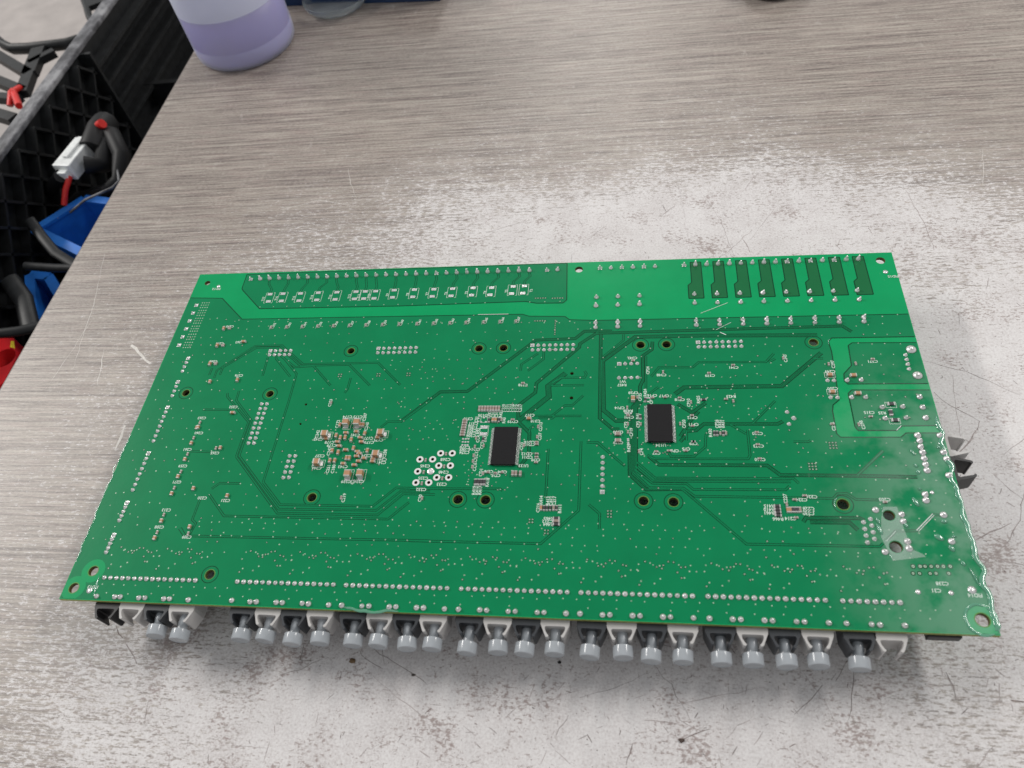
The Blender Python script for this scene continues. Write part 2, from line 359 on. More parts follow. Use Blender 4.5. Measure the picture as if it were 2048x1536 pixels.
# scratches: real shallow marks as thin strips
mb = MB()
def scratch(pts, w, mi, z=0.02, jit=0.25):
    P = [at(u, v, 0) for u, v in pts]; out = []
    for a, b in zip(P[:-1], P[1:]):
        n = max(2, int((b - a).length / 3))
        for i in range(n):
            p = lerp(a, b, i / n); out.append(p + Vector((random.gauss(0, jit), random.gauss(0, jit), 0)))
    out.append(P[-1]); m = len(out)
    w = w * (0.55 if mi < 2 else 0.75)
    ws = [w * (0.25 + 0.75 * math.sin(math.pi * (i + 0.6) / (m + 0.2)) ** 0.6) * random.uniform(0.5, 1.3) for i in range(m)]
    mb.ribbon(out, ws, z + random.uniform(0, 0.01), mi)
for pts, wd, mi in [
    ([(208, 700), (195, 770)], 0.5, 2), ([(209, 508), (190, 600), (145, 740)], 0.35, 2), ([(185, 640), (90, 780)], 0.3, 2), ([(262, 690), (285, 712), (301, 727)], 2.2, 2), ([(250, 850), (230, 900)], 2.0, 2),
    ([(232, 1252), (246, 1276)], 0.5, 0), ([(252, 1288), (274, 1328)], 0.7, 1), ([(606, 1290), (600, 1318), (605, 1326)], 0.4, 0), ([(560, 1350), (600, 1338), (645, 1318)], 0.35, 0),
    ([(718, 1300), (735, 1320), (765, 1337)], 0.4, 0), ([(735, 1290), (790, 1325), (830, 1350), (855, 1370)], 0.35, 0), ([(735, 1340), (790, 1390), (860, 1440), (900, 1475)], 0.35, 1),
    ([(1405, 1215), (1420, 1236), (1450, 1270)], 0.3, 0), ([(1300, 1320), (1340, 1370), (1380, 1440)], 0.28, 0), ([(1160, 1395), (1230, 1375), (1300, 1345)], 0.28, 0), ([(1020, 1420), (1100, 1400), (1160, 1380)], 0.25, 1),
    ([(1335, 1415), (1420, 1395), (1530, 1375)], 0.3, 1), ([(1590, 1430), (1620, 1400), (1645, 1370)], 0.5, 0), ([(1671, 1360), (1690, 1330), (1700, 1310)], 0.35, 0), ([(1707, 1335), (1706, 1390), (1697, 1440)], 0.4, 0),
    ([(1590, 1330), (1640, 1385), (1680, 1460)], 0.3, 1), ([(1830, 1300), (1890, 1345), (1930, 1430)], 0.3, 1), ([(1893, 1345), (1903, 1372), (1912, 1400)], 0.45, 0), ([(2022, 1403), (2048, 1404)], 0.9, 0),
    ([(1110, 1470), (1125, 1450), (1137, 1430)], 0.4, 0), ([(1250, 1530), (1258, 1505), (1265, 1488)], 0.5, 0), ([(1450, 1480), (1475, 1455), (1500, 1440)], 0.3, 1),
    ([(1850, 720), (1880, 730), (1930, 742), (2040, 790)], 0.35, 0), ([(1868, 785), (1900, 810), (1960, 843)], 0.4, 0), ([(1960, 843), (1940, 880), (1918, 905)], 0.9, 1), ([(1905, 750), (1912, 820), (1922, 880)], 0.35, 1),
    ([(1925, 1090), (1980, 1065), (2020, 1047)], 0.9, 1), ([(2048, 980), (2040, 1040), (2020, 1080), (1970, 1125)], 0.6, 1), ([(1990, 1117), (2048, 1130)], 0.5, 1), ([(1990, 950), (2020, 980), (2048, 1000)], 0.4, 1),
    ([(1930, 1060), (1945, 1100), (2000, 1150)], 0.25, 1), ([(1505, 460), (1450, 508), (1440, 512)], 0.35, 1), ([(1400, 380), (1440, 440), (1470, 515)], 0.35, 1), ([(1483, 470), (1500, 505)], 0.6, 1), ([(1555, 410), (1500, 480)], 0.3, 1),
    ([(1290, 395), (1350, 330), (1380, 500)], 0.2, 1), ([(1325, 430), (1350, 412)], 0.9, 1), ([(1490, 380), (1508, 352)], 0.4, 1), ([(1810, 380), (1850, 450), (1868, 500)], 0.5, 1),
    ([(1090, 350), (1200, 380)], 0.25, 2), ([(696, 338), (700, 360), (712, 395)], 0.3, 2), ([(1965, 300), (1968, 340), (1965, 370)], 0.25, 2), ([(1200, 370), (1210, 350)], 0.7, 1), ([(1080, 515), (1098, 535)], 0.4, 1),
    ([(920, 200), (985, 175)], 0.3, 1), ([(985, 220), (1010, 217)], 1.2, 0), ([(560, 420), (640, 400), (700, 410)], 0.5, 2)]:
    scratch(pts, wd, mi)
for i in range(620):
    u = random.gauss(1300, 520); v = random.choice([random.uniform(330, 545), random.uniform(1255, 1536), random.uniform(1255, 1536)])
    if random.random() < 0.2: u = random.uniform(1850, 2048); v = random.uniform(540, 1400)
    if not 200 < u < 2048: continue
    p = at(u, v, 0); a = random.uniform(0, math.pi); L = random.expovariate(1 / 1.3) + 0.4
    if random.random() < 0.05: L *= 5
    k = max(3, int(L / 1.5)); pts = []
    for j in range(k + 1):
        a += random.gauss(0, 0.06); pts.append(p.copy()); p = p + Vector((math.cos(a), math.sin(a), 0)) * (L / k)
    wd = random.uniform(0.07, 0.22)
    mb.ribbon(pts, [wd * (0.3 + math.sin(math.pi * (j + 0.5) / (k + 1))) for j in range(k + 1)], 0.03 + 0.00005 * i, random.choice([0, 1, 1, 1]))
for i in range(900):
    u = random.gauss(1350, 520); v = random.choice([random.uniform(380, 545), random.uniform(1250, 1536), random.uniform(1250, 1536), random.uniform(1250, 1536)])
    if random.random() < 0.2: u = random.uniform(1850, 2048); v = random.uniform(540, 1400)
    p = at(u, v, 0); r = random.uniform(0.07, 0.25); n = 6
    mb.add([(p.x + r * random.uniform(.5, 1.5) * math.cos(6.283 * k / n), p.y + r * random.uniform(.4, 1.1) * math.sin(6.283 * k / n), 0.07) for k in range(n)], [tuple(range(n))], random.choice([0, 1, 1]))
part('scratches', mb, [M_scr, M_scr2, M_scrl], table, stuff=True)

# ------------------------------------------------------------------ circuit board
board = thing('circuit_board', 'long green circuit board lying solder side up, grey plugged connectors along its near edge', 'circuit board', (0, 0, 0))
BW, BH = 320.0, 163.9
holes = [((1158, 539), 1.8, 0), ((415, 566), 1.4, 0), ((1761, 521), 1.9, 0), ((372, 786), 1.6, 3.1), ((540, 788), 1.6, 3.2), ((702, 702), 1.55, 3.1),
         ((958, 697), 1.65, 3.1), ((1007, 696), 1.65, 3.1), ((1281, 690), 1.7, 3.3), ((1333, 689), 1.7, 3.3), ((1627, 685), 1.7, 3.3), ((624, 995), 1.75, 3.3),
         ((916, 999), 1.8, 3.3), ((971, 1000), 1.8, 3.3), ((1287, 1002), 1.75, 3.3), ((1347, 1004), 1.75, 3.3), ((1686, 1009), 2.0, 3.4), ((420, 1149), 1.75, 3.2),
         ((187, 1142), 1.85, 4.6), ((148, 1176), 1.85, 4.6), ((1965, 1240), 2.1, 5.2), ((1778, 1031), 1.9, 0), ((1792, 1094), 2.1, 0)]
small = [((1144, 747), 0.75), ((1143, 796), 0.75), ((612, 809), 0.55), ((601, 848), 0.5)]
Zr = lambda x, y: (820 + x / 10.24, 880 + y / 10.24)
rings = [Zr(*p) for p in [(630, 275), (867, 275), (205, 400), (465, 398), (590, 528), (828, 528), (160, 645), (548, 770), (792, 770), (122, 875), (385, 875)]]
HO = [(at(*p), r) for p, r, _ in holes] + [(at(*p), r) for p, r in small] + [(at(*p), 0.68) for p in rings]
loops = [[(0, 0), (BW, 0), (BW, BH), (0, BH)]] + [circ(c, r, 24) for c, r in HO]
M_bore = plain('hole_wall', (0.10, 0.075, 0.02), 0.7, vs=900)
me = flat_from_loops('laminate', loops, 0.8, [M_sub, M_edge, M_bore])
for p in me.polygons:
    if abs(p.normal.z) < 0.5:
        cc = p.center / MM; p.material_index = 1 if (cc.x < .3 or cc.y < .3 or cc.x > BW - .3 or cc.y > BH - .3) else 2
lam = link('laminate', me, board, (0, 0, HB + 0.8))
# copper areas under the mask: raised sheets with rounded outlines, edges darker
def pour(name, pts, mat, z=HT + 0.03, hole=True):
    P = [at(u, v) for u, v in pts]
    P = [(min(max(p.x, 0.35), BW - 0.35), min(max(p.y, 0.35), BH - 0.35)) for p in P]
    A = sum(a[0] * b[1] - b[0] * a[1] for a, b in zip(P, P[1:] + P[:1]))
    inside = []
    for c, r in HO:
        k = False; j = len(P) - 1
        for i in range(len(P)):
            if (P[i][1] > c.y) != (P[j][1] > c.y) and c.x < (P[j][0] - P[i][0]) * (c.y - P[i][1]) / (P[j][1] - P[i][1]) + P[i][0]: k = not k
            j = i
        if k: inside.append(circ(c, r + 0.12, 24))
    o = link(name, flat_from_loops(name, [P] + inside, 0.03, [mat]), board, (0, 0, z))
    # dark rim line
    return P
rims = []
rims.append(pour('copper_area', [(494, 549), (484, 577), (486, 581), (519, 617.5), (800, 612), (1051, 603), (1073, 606.5), (1126, 606), (1133.5, 600), (1134.6, 520)], M_pour))
rims.append(pour('copper_area', [(375, 596), (444.5, 596.7), (484, 638.5), (750, 633.6), (1045, 628.6), (1058, 632.5), (1130, 633), (1139, 639.5), (1190, 641), (1500, 634.5), (1825, 628),
     (1845, 673), (1663, 676), (1656.5, 683), (1663, 703), (1678, 800), (1666, 810), (1665, 822), (1673, 867), (1681, 874.6), (1802, 874.6), (1812, 866), (1900, 866), (2015, 1280), (100, 1205)], M_pour))
rims.append(pour('copper_area', [(1696.5, 691), (1704, 685.7), (1850, 685), (1870, 767), (1695.5, 768), (1688.7, 761), (1687.7, 747.7), (1703, 731)], M_pour))
rims.append(pour('copper_area', [(1703, 780), (1870, 780), (1890, 851), (1804, 852), (1793, 861), (1716, 861), (1710, 853), (1696.5, 787)], M_pour))
toprow2 = row((1368, 531), (1716, 519), 16)
relA = row((1388.5, 589), (1714, 581.5), 8)
for i in range(8):
    t = toprow2[2 * i + 1]; b = relA[i]
    x = t.x; P = [(x - 2.1, t.y + 1.8), (x + 2.4, t.y + 1.8), (x + 2.6, b.y - 2.2), (x - 3.7, b.y - 2.2), (x - 3.7, b.y + 5.4), (x - 2.1, b.y + 7.0)]
    link('relay_copper_strip', flat_from_loops('relay_copper_strip', [P], 0.03, [M_pour2]), board, (0, 0, HT + 0.03)); rims.append(P)
mb = MB()
for P in rims:
    Q = [p for p in P] + [P[0], P[1]]
    for a, b in zip(Q[:-2], Q[1:-1]):
        onedge = any(abs(a[k] - m) < 0.4 and abs(b[k] - m) < 0.4 for k, m in ((0, 0.35), (0, BW - 0.35), (1, 0.35), (1, BH - 0.35)))
        if not onedge: mb.ribbon([a, b], 0.42, HT + 0.066, 0)
holed = [(at(*p), r, R) for p, r, R in holes if R]
for c, r, R in holed:
    if R < 4: loop = [(c.x + R * math.cos(a * math.pi / 20), c.y + R * math.sin(a * math.pi / 20)) for a in range(41)]; mb.ribbon(loop, 0.32, HT + 0.068, 0)
part('copper_outline', mb, M_gap, board, stuff=True)
for c, r, R in holed:
    if R > 4:
        me = flat_from_loops('corner_clearance', [[(min(max(x, 0.4), BW - 0.4), min(max(y, 0.4), BH - 0.4)) for x, y in circ(c, R, 40)], circ(c, r + 0.12, 24)], 0.012, [M_sub])
        link('corner_clearance', me, board, (0, 0, HT + 0.082 + 0.004 * (c.x < 8)))
M_hrim = plain('hole_rim_bare', (0.10, 0.24, 0.03), 0.6)
for c, r, R in holed:
    mb = MB(); mb.lathe([(r + 0.04, 0.10), (r + 0.30, 0.105)], 24, (c.x, c.y, HT), 0, False); part('hole_rim', mb, M_hrim, board)

# ---- traces
A_ = (380, 660, 4.267); B_ = (800, 620, 4.267); C_ = (380, 920, 4.267); D_ = (820, 920, 4.267); E_ = (1160, 620, 3.793); F_ = (1240, 880, 3.657)
G_ = (1500, 900, 4.096); T3 = (350, 500, 4.551); T4 = (750, 500, 4.551); T6 = (1450, 500, 5.12)
def Z(o, pts): return [(o[0] + x / o[2], o[1] + y / o[2]) for x, y in pts]
tr = [(A_, [(165, 385), (190, 325)], 1), (A_, [(205, 412), (230, 345), (555, 138), (785, 132), (850, 190), (965, 293), (1605, 280), (1795, 470)], 1),
      (A_, [(255, 385), (280, 322), (570, 152), (760, 148), (945, 306), (1360, 297), (1535, 475)], 1), (A_, [(770, 218), (895, 318), (1055, 308), (1200, 475)], 1),
      (A_, [(735, 215), (735, 245), (855, 398)], 1), (A_, [(665, 235), (620, 392)], 1), (A_, [(320, 540), (320, 570), (500, 785), (395, 1080)], 1),
      (C_, [(395, -28), (745, 455), (1600, 470), (1820, 290), (2090, 295)], 1), (A_, [(420, 520), (395, 600), (525, 775), (420, 1075)], 1),
      (C_, [(420, -35), (755, 420), (1590, 430), (1800, 265), (2050, 268)], 1), (A_, [(110, 680), (350, 682)], 1), (A_, [(0, 1035), (190, 1042)], 1), (A_, [(185, 1355), (255, 1308), (430, 1310)], 1),
      (C_, [(165, 295), (290, 478), (1690, 505), (1870, 360)], 1), (C_, [(85, 340), (20, 510), (50, 540), (0, 632)], 1), (C_, [(-80, 580), (-40, 648), (1000, 670), (2048, 690)], 1),
      (D_, [(0, 690), (1115, 715), (1440, 430), (1460, -160)], 1), (D_, [(1180, -95), (1155, 380)], 1), (A_, [(790, 225), (910, 375), (840, 620), (625, 1300)], 1),
      (C_, [(625, 190), (770, 382), (1560, 395), (1760, 238), (2040, 245)], 1), (D_, [(0, 245), (770, 247), (790, 262)], 1), (B_, [(1600, 1130), (1690, 1133), (1920, 1335)], 1),
      (A_, [(2048, 605), (1810, 780), (1690, 783), (1630, 830)], 1), (B_, [(0, 955), (345, 700), (575, 695), (1160, 258), (1495, 245), (1575, 182), (1810, 180)], 2),
      (B_, [(1010, 970), (1010, 815), (1155, 705), (1165, 625), (1530, 320), (1535, 290), (1690, 190)], 2), (E_, [(120, 178), (700, 160), (1300, 142), (1990, 122), (2060, 165)], 2),
      (B_, [(1020, 940), (1270, 740), (1265, 650), (1415, 540)], 4), (B_, [(1300, 620), (1375, 580), (1575, 577), (1590, 545), (1575, 520)], 1), (B_, [(1290, 645), (1570, 642)], 1),
      (B_, [(1300, 900), (1410, 815), (1470, 815), (1565, 730)], 1), (B_, [(1100, 905), (1550, 905)], 1), (B_, [(1180, 922), (1300, 925), (1320, 905)], 1), (B_, [(1030, 520), (1035, 465), (1180, 370)], 1),
      (B_, [(1090, 520), (1225, 420), (1228, 350)], 1), (B_, [(1015, 960), (1105, 1050), (1100, 1240), (1010, 1350)], 2), (B_, [(1105, 1040), (1110, 1010), (1145, 985)], 1),
      (E_, [(158, 185), (150, 820), (250, 905), (300, 905)], 2), (E_, [(172, 380), (178, 760), (275, 840), (370, 840)], 3), (E_, [(550, 240), (545, 300), (475, 350), (480, 530), (455, 580), (455, 640)], 2),
      (E_, [(500, 350), (500, 600)], 1), (E_, [(330, 185), (330, 230), (170, 360)], 1), (E_, [(1800, 192), (900, 195), (420, 205), (175, 385)], 3), (E_, [(540, 505), (600, 435), (855, 435), (900, 397), (1410, 395), (1470, 330)], 1),
      (E_, [(1430, 397), (1480, 370)], 1), (E_, [(720, 640), (790, 588), (1530, 578), (1830, 325)], 3), (E_, [(1770, 368), (1845, 368)], 1), (E_, [(520, 640), (595, 585)], 1), (E_, [(740, 715), (850, 780), (955, 705)], 2),
      (E_, [(900, 770), (830, 850), (760, 960)], 2), (E_, [(1480, 690), (1310, 860)], 1), (E_, [(760, 1000), (795, 960), (800, 920), (880, 915), (940, 865), (1500, 865), (1540, 845)], 2), (E_, [(1140, 870), (1260, 940)], 1),
      (E_, [(808, 920), (808, 990)], 1), (E_, [(980, 920), (955, 950), (950, 1040), (865, 1110), (690, 1110), (670, 1080)], 1), (E_, [(1270, 910), (1290, 1105), (1275, 1130), (570, 1130), (510, 1100)], 1),
      (E_, [(520, 1110), (600, 1175), (1420, 1180), (1520, 1253)], 2), (G_, [(240, 206), (880, 212), (1370, 222)], 2), (E_, [(455, 690), (412, 740), (410, 1230)], 5), (E_, [(375, 1060), (378, 1250), (500, 1362), (780, 1358)], 2),
      (F_, [(455, 360), (925, 762), (1900, 780), (1925, 755)], 1), (F_, [(95, 235), (215, 350), (465, 352), (545, 412), (1560, 428), (1590, 395), (1660, 393), (1725, 435), (1895, 440)], 1),
      (E_, [(415, 1210), (550, 1315), (810, 1320), (860, 1362), (1560, 1365), (1590, 1335)], 1), (E_, [(420, 1185), (550, 1298), (1600, 1305)], 1), (E_, [(430, 1155), (570, 1275), (1620, 1280), (1660, 1315)], 1),
      (E_, [(50, 1005), (130, 1005), (340, 1185)], 1), (E_, [(1620, 1000), (1730, 1000), (1750, 990)], 1), (F_, [(1340, 600), (1360, 570), (1750, 572), (1790, 590)], 2), (F_, [(1390, 602), (1680, 605), (1740, 660)], 2),
      (G_, [(880, 208), (1090, 5)], 1), (G_, [(1110, 745), (1195, 665), (1370, 662), (1500, 530), (1580, 537)], 1), (D_, [(1525, 380), (1618, 460), (1615, 590)], 1), (A_, [(1372, 410), (1345, 505), (1320, 538)], 1),
      ((100, 1050, 5.12), [(1325, 35), (1370, 105)], 1)]
pinsT = row((502, 559), (1059, 541.5), 29)
padx = [539, 565, 600, 635.5, 672.5, 711, 729.5, 750, 787, 827.5, 866.5, 904, 945, 982, 1025, 1047.5]
pady = [596, 595, 594.5, 593, 592, 591, 590.5, 590, 588, 587, 586, 585, 583.5, 583, 580.5, 579.5]
gap = MB(); run = MB(); zc = 0
for o, pts, n in tr:
    P = [at(*p) for p in Z(o, pts)]
    w0 = 0.98 if n == 1 else 0.62 + 0.44 * n
    dz = (zc % 9) * 0.0012; zc += 1
    gap.ribbon(P, w0, HT + 0.064 + dz, 0)
    for k in range(n):
        off = (k - (n - 1) / 2) * 0.44; Q = []
        for i, p in enumerate(P):
            d1 = (P[i] - P[i - 1]).normalized() if i else None; d2 = (P[i + 1] - P[i]).normalized() if i < len(P) - 1 else None
            d = ((d1 + d2) if d1 and d2 else (d1 or d2)).normalized(); c = max(0.6, d.dot(d1)) if d1 and d2 else 1
            Q.append(p + Vector((-d.y, d.x, 0)) * off / c)
        run.ribbon(Q, 0.46 if n == 1 else 0.22, HT + 0.080 + dz, 0)
for i in range(16):
    t = min(pinsT, key=lambda p: (p - at(padx[i] + 10, 558)).length); b = at(padx[i], pady[i] - 7)
    mid1 = Vector((t.x + 0.6, t.y - 3.5, 0)); mid2 = Vector((b.x + 0.3, b.y + 3.2, 0))
    for s in (-0.45, 0.45):
        gap.ribbon([t + Vector((s, -1, 0)), mid1 + Vector((s, 0, 0)), mid2 + Vector((s, 0, 0)), b + Vector((s, 0, 0))], 0.26, HT + 0.066, 0)
part('trace_gaps', gap, M_gap, board, stuff=True)
part('copper_traces', run, M_pour, board, stuff=True)

# ---- solder joints
def joint_mesh(r, h, square=False, bent=0.0, name='solder_joint'):
    m = MB(); k = 14
    m.lathe([(r * 1.12, 0.0), (r * 1.12, 0.07)] if not square else [(r * 1.45, 0), (r * 1.45, 0.07), (0.01, 0.075)], 4 if square else k, a0=math.pi / 4 if square else 0, smooth=False)
    prof = [(r, 0.06), (r * 0.93, 0.24 * h), (r * 0.74, 0.42 * h), (r * 0.52, 0.58 * h), (r * 0.40, 0.80 * h), (r * 0.33, 0.97 * h), (r * 0.20, h), (0.01, h * 1.01)]
    vs0 = len(m.v); m.lathe(prof, k)
    if bent: m.v = m.v[:vs0] + [(x + bent * (z / h) ** 2 * 0.5, y + bent * (z / h) ** 2, z) for x, y, z in m.v[vs0:]]
    me = m.mesh(name, M_tin); fix_normals(me); return me
J = {'s': [joint_mesh(0.86, 0.95, bent=b) for b in (0, 0.12, -0.1)], 'p': [joint_mesh(0.95, 1.3, bent=b) for b in (0, 0.15, -0.12)],
     't': [joint_mesh(0.98, 2.1, bent=b) for b in (0.0, 0.2, 0.35)], 'tq': [joint_mesh(0.85, 1.9, True, bent=b) for b in (0, 0.1)],
     'r': [joint_mesh(0.98, 1.5, bent=b) for b in (0, 0.2, 0.4)], 'b': [joint_mesh(1.15, 1.1, bent=b) for b in (0.1, -0.25, 0.3)], 'B': [joint_mesh(1.9, 1.3, bent=0.2), joint_mesh(1.75, 1.4, bent=-0.3)],
     'q': [joint_mesh(0.85, 0.9, True)], 'm': [joint_mesh(0.72, 0.75), joint_mesh(0.72, 0.8, bent=0.1)]}
njoint = 0
def joint(kind, p):
    global njoint
    njoint += 1
    o = link('solder_joint', random.choice(J[kind]), board, (p.x, p.y, HT + 0.06), rz=(0 if kind in ('tq', 'q') else random.uniform(-0.7, 0.7)))
    s = random.uniform(0.93, 1.07); o.scale = (s, s, random.uniform(0.85, 1.15))
for a, b, n in [((209.4, 1155.5), (391, 1161), 16), ((475, 1163.5), (667, 1169.5), 16), ((692.5, 1170.5), (894.3, 1176.8), 16), ((922.5, 1177.7), (1134.4, 1184.5), 16), ((1162, 1185.3), (1385, 1192.3), 16), ((1416, 1193), (1650.4, 1200.8), 16), ((1685.5, 1202), (1800, 1205.5), 8)]:
    for p in row(a, b, n): joint('s', p)
posts = [(193.8, 1192.6), (230, 1194), (241, 1194), (278, 1196), (290.4, 1196), (328, 1198), (339.6, 1198), (377, 1200), (463.5, 1201), (500.5, 1204), (513, 1204), (552.7, 1205), (565, 1205.7), (604.6, 1207), (617, 1208), (657.4, 1210),
         (683.5, 1211), (724, 1212.5), (738, 1212.5), (778.5, 1214), (792, 1214), (833, 1215.6), (847, 1216), (889, 1218), (917, 1219), (959.6, 1220), (973.4, 1221), (1016.4, 1223), (1030.5, 1223), (1074.4, 1225), (1088, 1225), (1132, 1227),
         (1160, 1227.5), (1205, 1230), (1219.7, 1230), (1265, 1231.5), (1280, 1232), (1326, 1234), (1341, 1234), (1387, 1236), (1419, 1237), (1465.4, 1238.8), (1481.6, 1239), (1529, 1241), (1545, 1241.5), (1593, 1243.5), (1609, 1243.8), (1657.6, 1246),
         (1693, 1247), (1743, 1249), (1760, 1250), (1809.6, 1251.5)]
for p in posts: joint('p', at(*p))
for i, p in enumerate(pinsT): joint('tq' if i in (0, 19) else 't', p)
for i, p in enumerate([(1094, 541), (1115, 540)]): joint('tq' if i == 0 else 'r', at(*p))
for i, p in enumerate(row((1200, 537), (1310, 533.5), 6)): joint('tq' if i % 2 == 0 else 'r', p)
for i, p in enumerate(toprow2): joint('tq' if i in (0, 9, 11, 13) else 't', p)
for r_ in [((1193, 595), (1279, 592)), ((1192, 612), (1279, 609)), ((1191, 646), (1280, 643.5)), ((1191, 655), (1280, 652.5))]:
    for p in row(*r_, 3): joint('r', p)
for r_ in [((1388.5, 589), (1714, 581.5)), ((1389.3, 606.5), (1718, 599.5)), ((1392, 642), (1727, 635)), ((1392.7, 650.5), (1727.7, 643.5))]:
    for p in row(*r_, 8): joint('r', p)
for k, l in {'B': [(1822, 699), (1835, 751)], 'b': [(1839, 794), (1845, 815), (1851, 836), (1751, 1020), (1803, 1029), (1806, 1043), (1887, 1030), (1903, 1083), (1815, 1083), (1818, 1097), (1770, 1104), (1850, 989), (1852, 1001),
             (1835, 871), (1839, 882), (1841, 894), (1845, 905), (1848, 917), (1851, 929), (1854, 941), (1887, 905), (1893, 918), (1897, 951), (1879, 871)], 'p': [(1805, 814), (1812, 836), (1764, 815), (1770, 837), (1694, 761), (1722, 760), (1703, 795), (1731, 795)]}.items():
    for p in l: joint(k, at(*p))
# header rows: pins below ten pixels, each header one part
def header(a, b, n, kind, sq=True):
    m = MB()
    for q in kind: m.v += []
    for (p0, p1, nn) in ((a[0], a[1], n), (b[0], b[1], n)) if b else ((a[0], a[1], n),):
        for i, p in enumerate(row(p0, p1, nn)):
            r = 0.74; h = random.uniform(0.8, 1.1)
            m.lathe([(r * 1.1, 0), (r, 0.07), (r * 0.93, 0.24 * h), (r * 0.74, 0.42 * h), (r * 0.5, 0.6 * h), (r * 0.38, 0.9 * h), (0.01, h)], 12, (p.x, p.y, HT + 0.06), 0, True)
            if i == 0 and sq and p0 == a[0]: m.box((p.x, p.y, HT + 0.1), (1.7, 1.7, 0.08))
    o = part('header_solder_row', m, M_tin, board, stuff=True); fix_normals(o.data)
header([(541, 702), (581.5, 701)], [(539, 710), (579, 709.5)], 5, '')
header([(757, 697), (832.5, 695.5)], [(755.5, 706), (831, 704.5)], 8, '')
header([(1065, 691), (1146.5, 689.5)], [(1065, 700), (1146, 699)], 8, '')
header([(1396, 685), (1482, 683)], [(1397, 694), (1483, 692.6)], 8, '')
header([(523.5, 808), (497, 886.5)], [(534, 808), (508, 886.5)], 9, '', False)
header([(579.4, 912), (566.8, 955.4)], [(590.7, 912), (578, 955)], 5, '', False)
header([(1204.5, 984), (1205.5, 914)], None, 7, '')
header([(1238.5, 728), (1274.5, 727)], [(1238, 756), (1275, 755)], 4, '')
header([(376.5, 717), (365, 742.5)], None, 4, ''); header([(356, 764), (344.7, 791.7)], None, 4, ''); header([(335.4, 815), (307, 882)], None, 8, '')
header([(297, 907), (265.7, 980)], None, 8, ''); header([(254.3, 1006), (239, 1041)], None, 5, ''); header([(227.8, 1070.5), (212.4, 1104.7)], None, 5, '')
header([(1741, 1038), (1749, 1078)], [(1727, 1044.5), (1735, 1085)], 4, '', False)
header([(1655, 761), (1668, 761)], [(1661, 795), (1675, 795)], 2, '', False); header([(1811, 710), (1818, 738)], None, 4, '', False); header([(1574, 824), (1578, 848)], None, 2, '', False); header([(1587, 836), (1588, 837)], None, 2, '', False)

# ---- bare pads
def pad(p, w, h, rz=0.0, name='solder_pad', z=HT + 0.06):
    m = MB(); m.box((0, 0, 0.07), (w, h, 0.14)); me = m.mesh(name, M_pad); bevel(me, 0.05, 2)
    return link(name, me, board, (p.x, p.y, z), rz)
silk = MB()
def sline(p, q, w=0.16): silk.ribbon([p, q], w, HT + 0.10, 0)
padm = None
for i in range(16):
    for dy, hh in ((-7.2, 0), (7.2, 0)):
        P = at(padx[i] + (1.5 if dy < 0 else -2), pady[i] + dy); pad(P, 2.3, 1.5)
    c = at(padx[i], pady[i])
    for s in (-1, 1):
        x0 = c.x + s * 2.1; sline(Vector((x0, c.y - 3.2, 0)), Vector((x0, c.y + 3.2, 0)))
        for t in (-1, 1): sline(Vector((x0, c.y + t * 3.2, 0)), Vector((x0 - s * 0.7, c.y + t * 3.2, 0)))
for i in range(6):
    joint('q', row((393, 611), (358.4, 690.5), 6)[i])
def Q(o, x, y): return (o[0] + x / o[2], o[1] + y / o[2])
K1 = (900, 800, 10.24); K2 = (820, 880, 10.24); K3 = (1230, 770, 10.24); K4 = (600, 820, 10.24); K5 = (1040, 960, 10.24)
pad(at(*Q(K1, 705, 565)), 2.7, 1.3); pad(at(*Q(K1, 690, 697)), 2.7, 1.3)
pm = MB()
for (x, y) in [(270, 800), (325, 800), (380, 798), (262, 862), (318, 862), (372, 862), (255, 925), (310, 925), (362, 925), (585, 380), (695, 368), (582, 445), (640, 455), (735, 450)]:
    p = at(*Q(K1, x, y)); pm.box((p.x, p.y, HT + 0.12), (0.75, 0.62, 0.12))
for (x, y) in [(220, 582), (270, 582), (325, 582), (610, 345), (680, 345), (660, 268), (690, 265), (268, 1110), (270, 1145), (270, 1190)]:
    p = at(*Q(K3, x, y)); pm.box((p.x, p.y, HT + 0.12), (0.8, 0.6, 0.12))
part('small_pads', pm, M_pad, board, stuff=True)
for p in rings:
    m = MB(); m.lathe([(0.66, 0.0), (0.66, 0.10), (0.72, 0.13), (1.38, 0.11), (1.42, 0.0)], 28, smooth=False); me = m.mesh('ring_pad', plain('ring_pad_tin', (0.80, 0.78, 0.77), 0.45, 0.25, var=0.04)) if p == rings[0] else rp
    rp = me; c = at(*p); link('ring_pad', me, board, (c.x, c.y, HT + 0.06))
m = MB(); m.lathe([(1.42, 0), (1.42, 0.12), (1.3, 0.22), (0.8, 0.5), (0.3, 0.42), (0.01, 0.35)], 24); c = at(*Q(K2, 425, 645))
link('solder_filled_ring', m.mesh('solder_filled_ring', M_tin), board, (c.x, c.y, HT + 0.06))

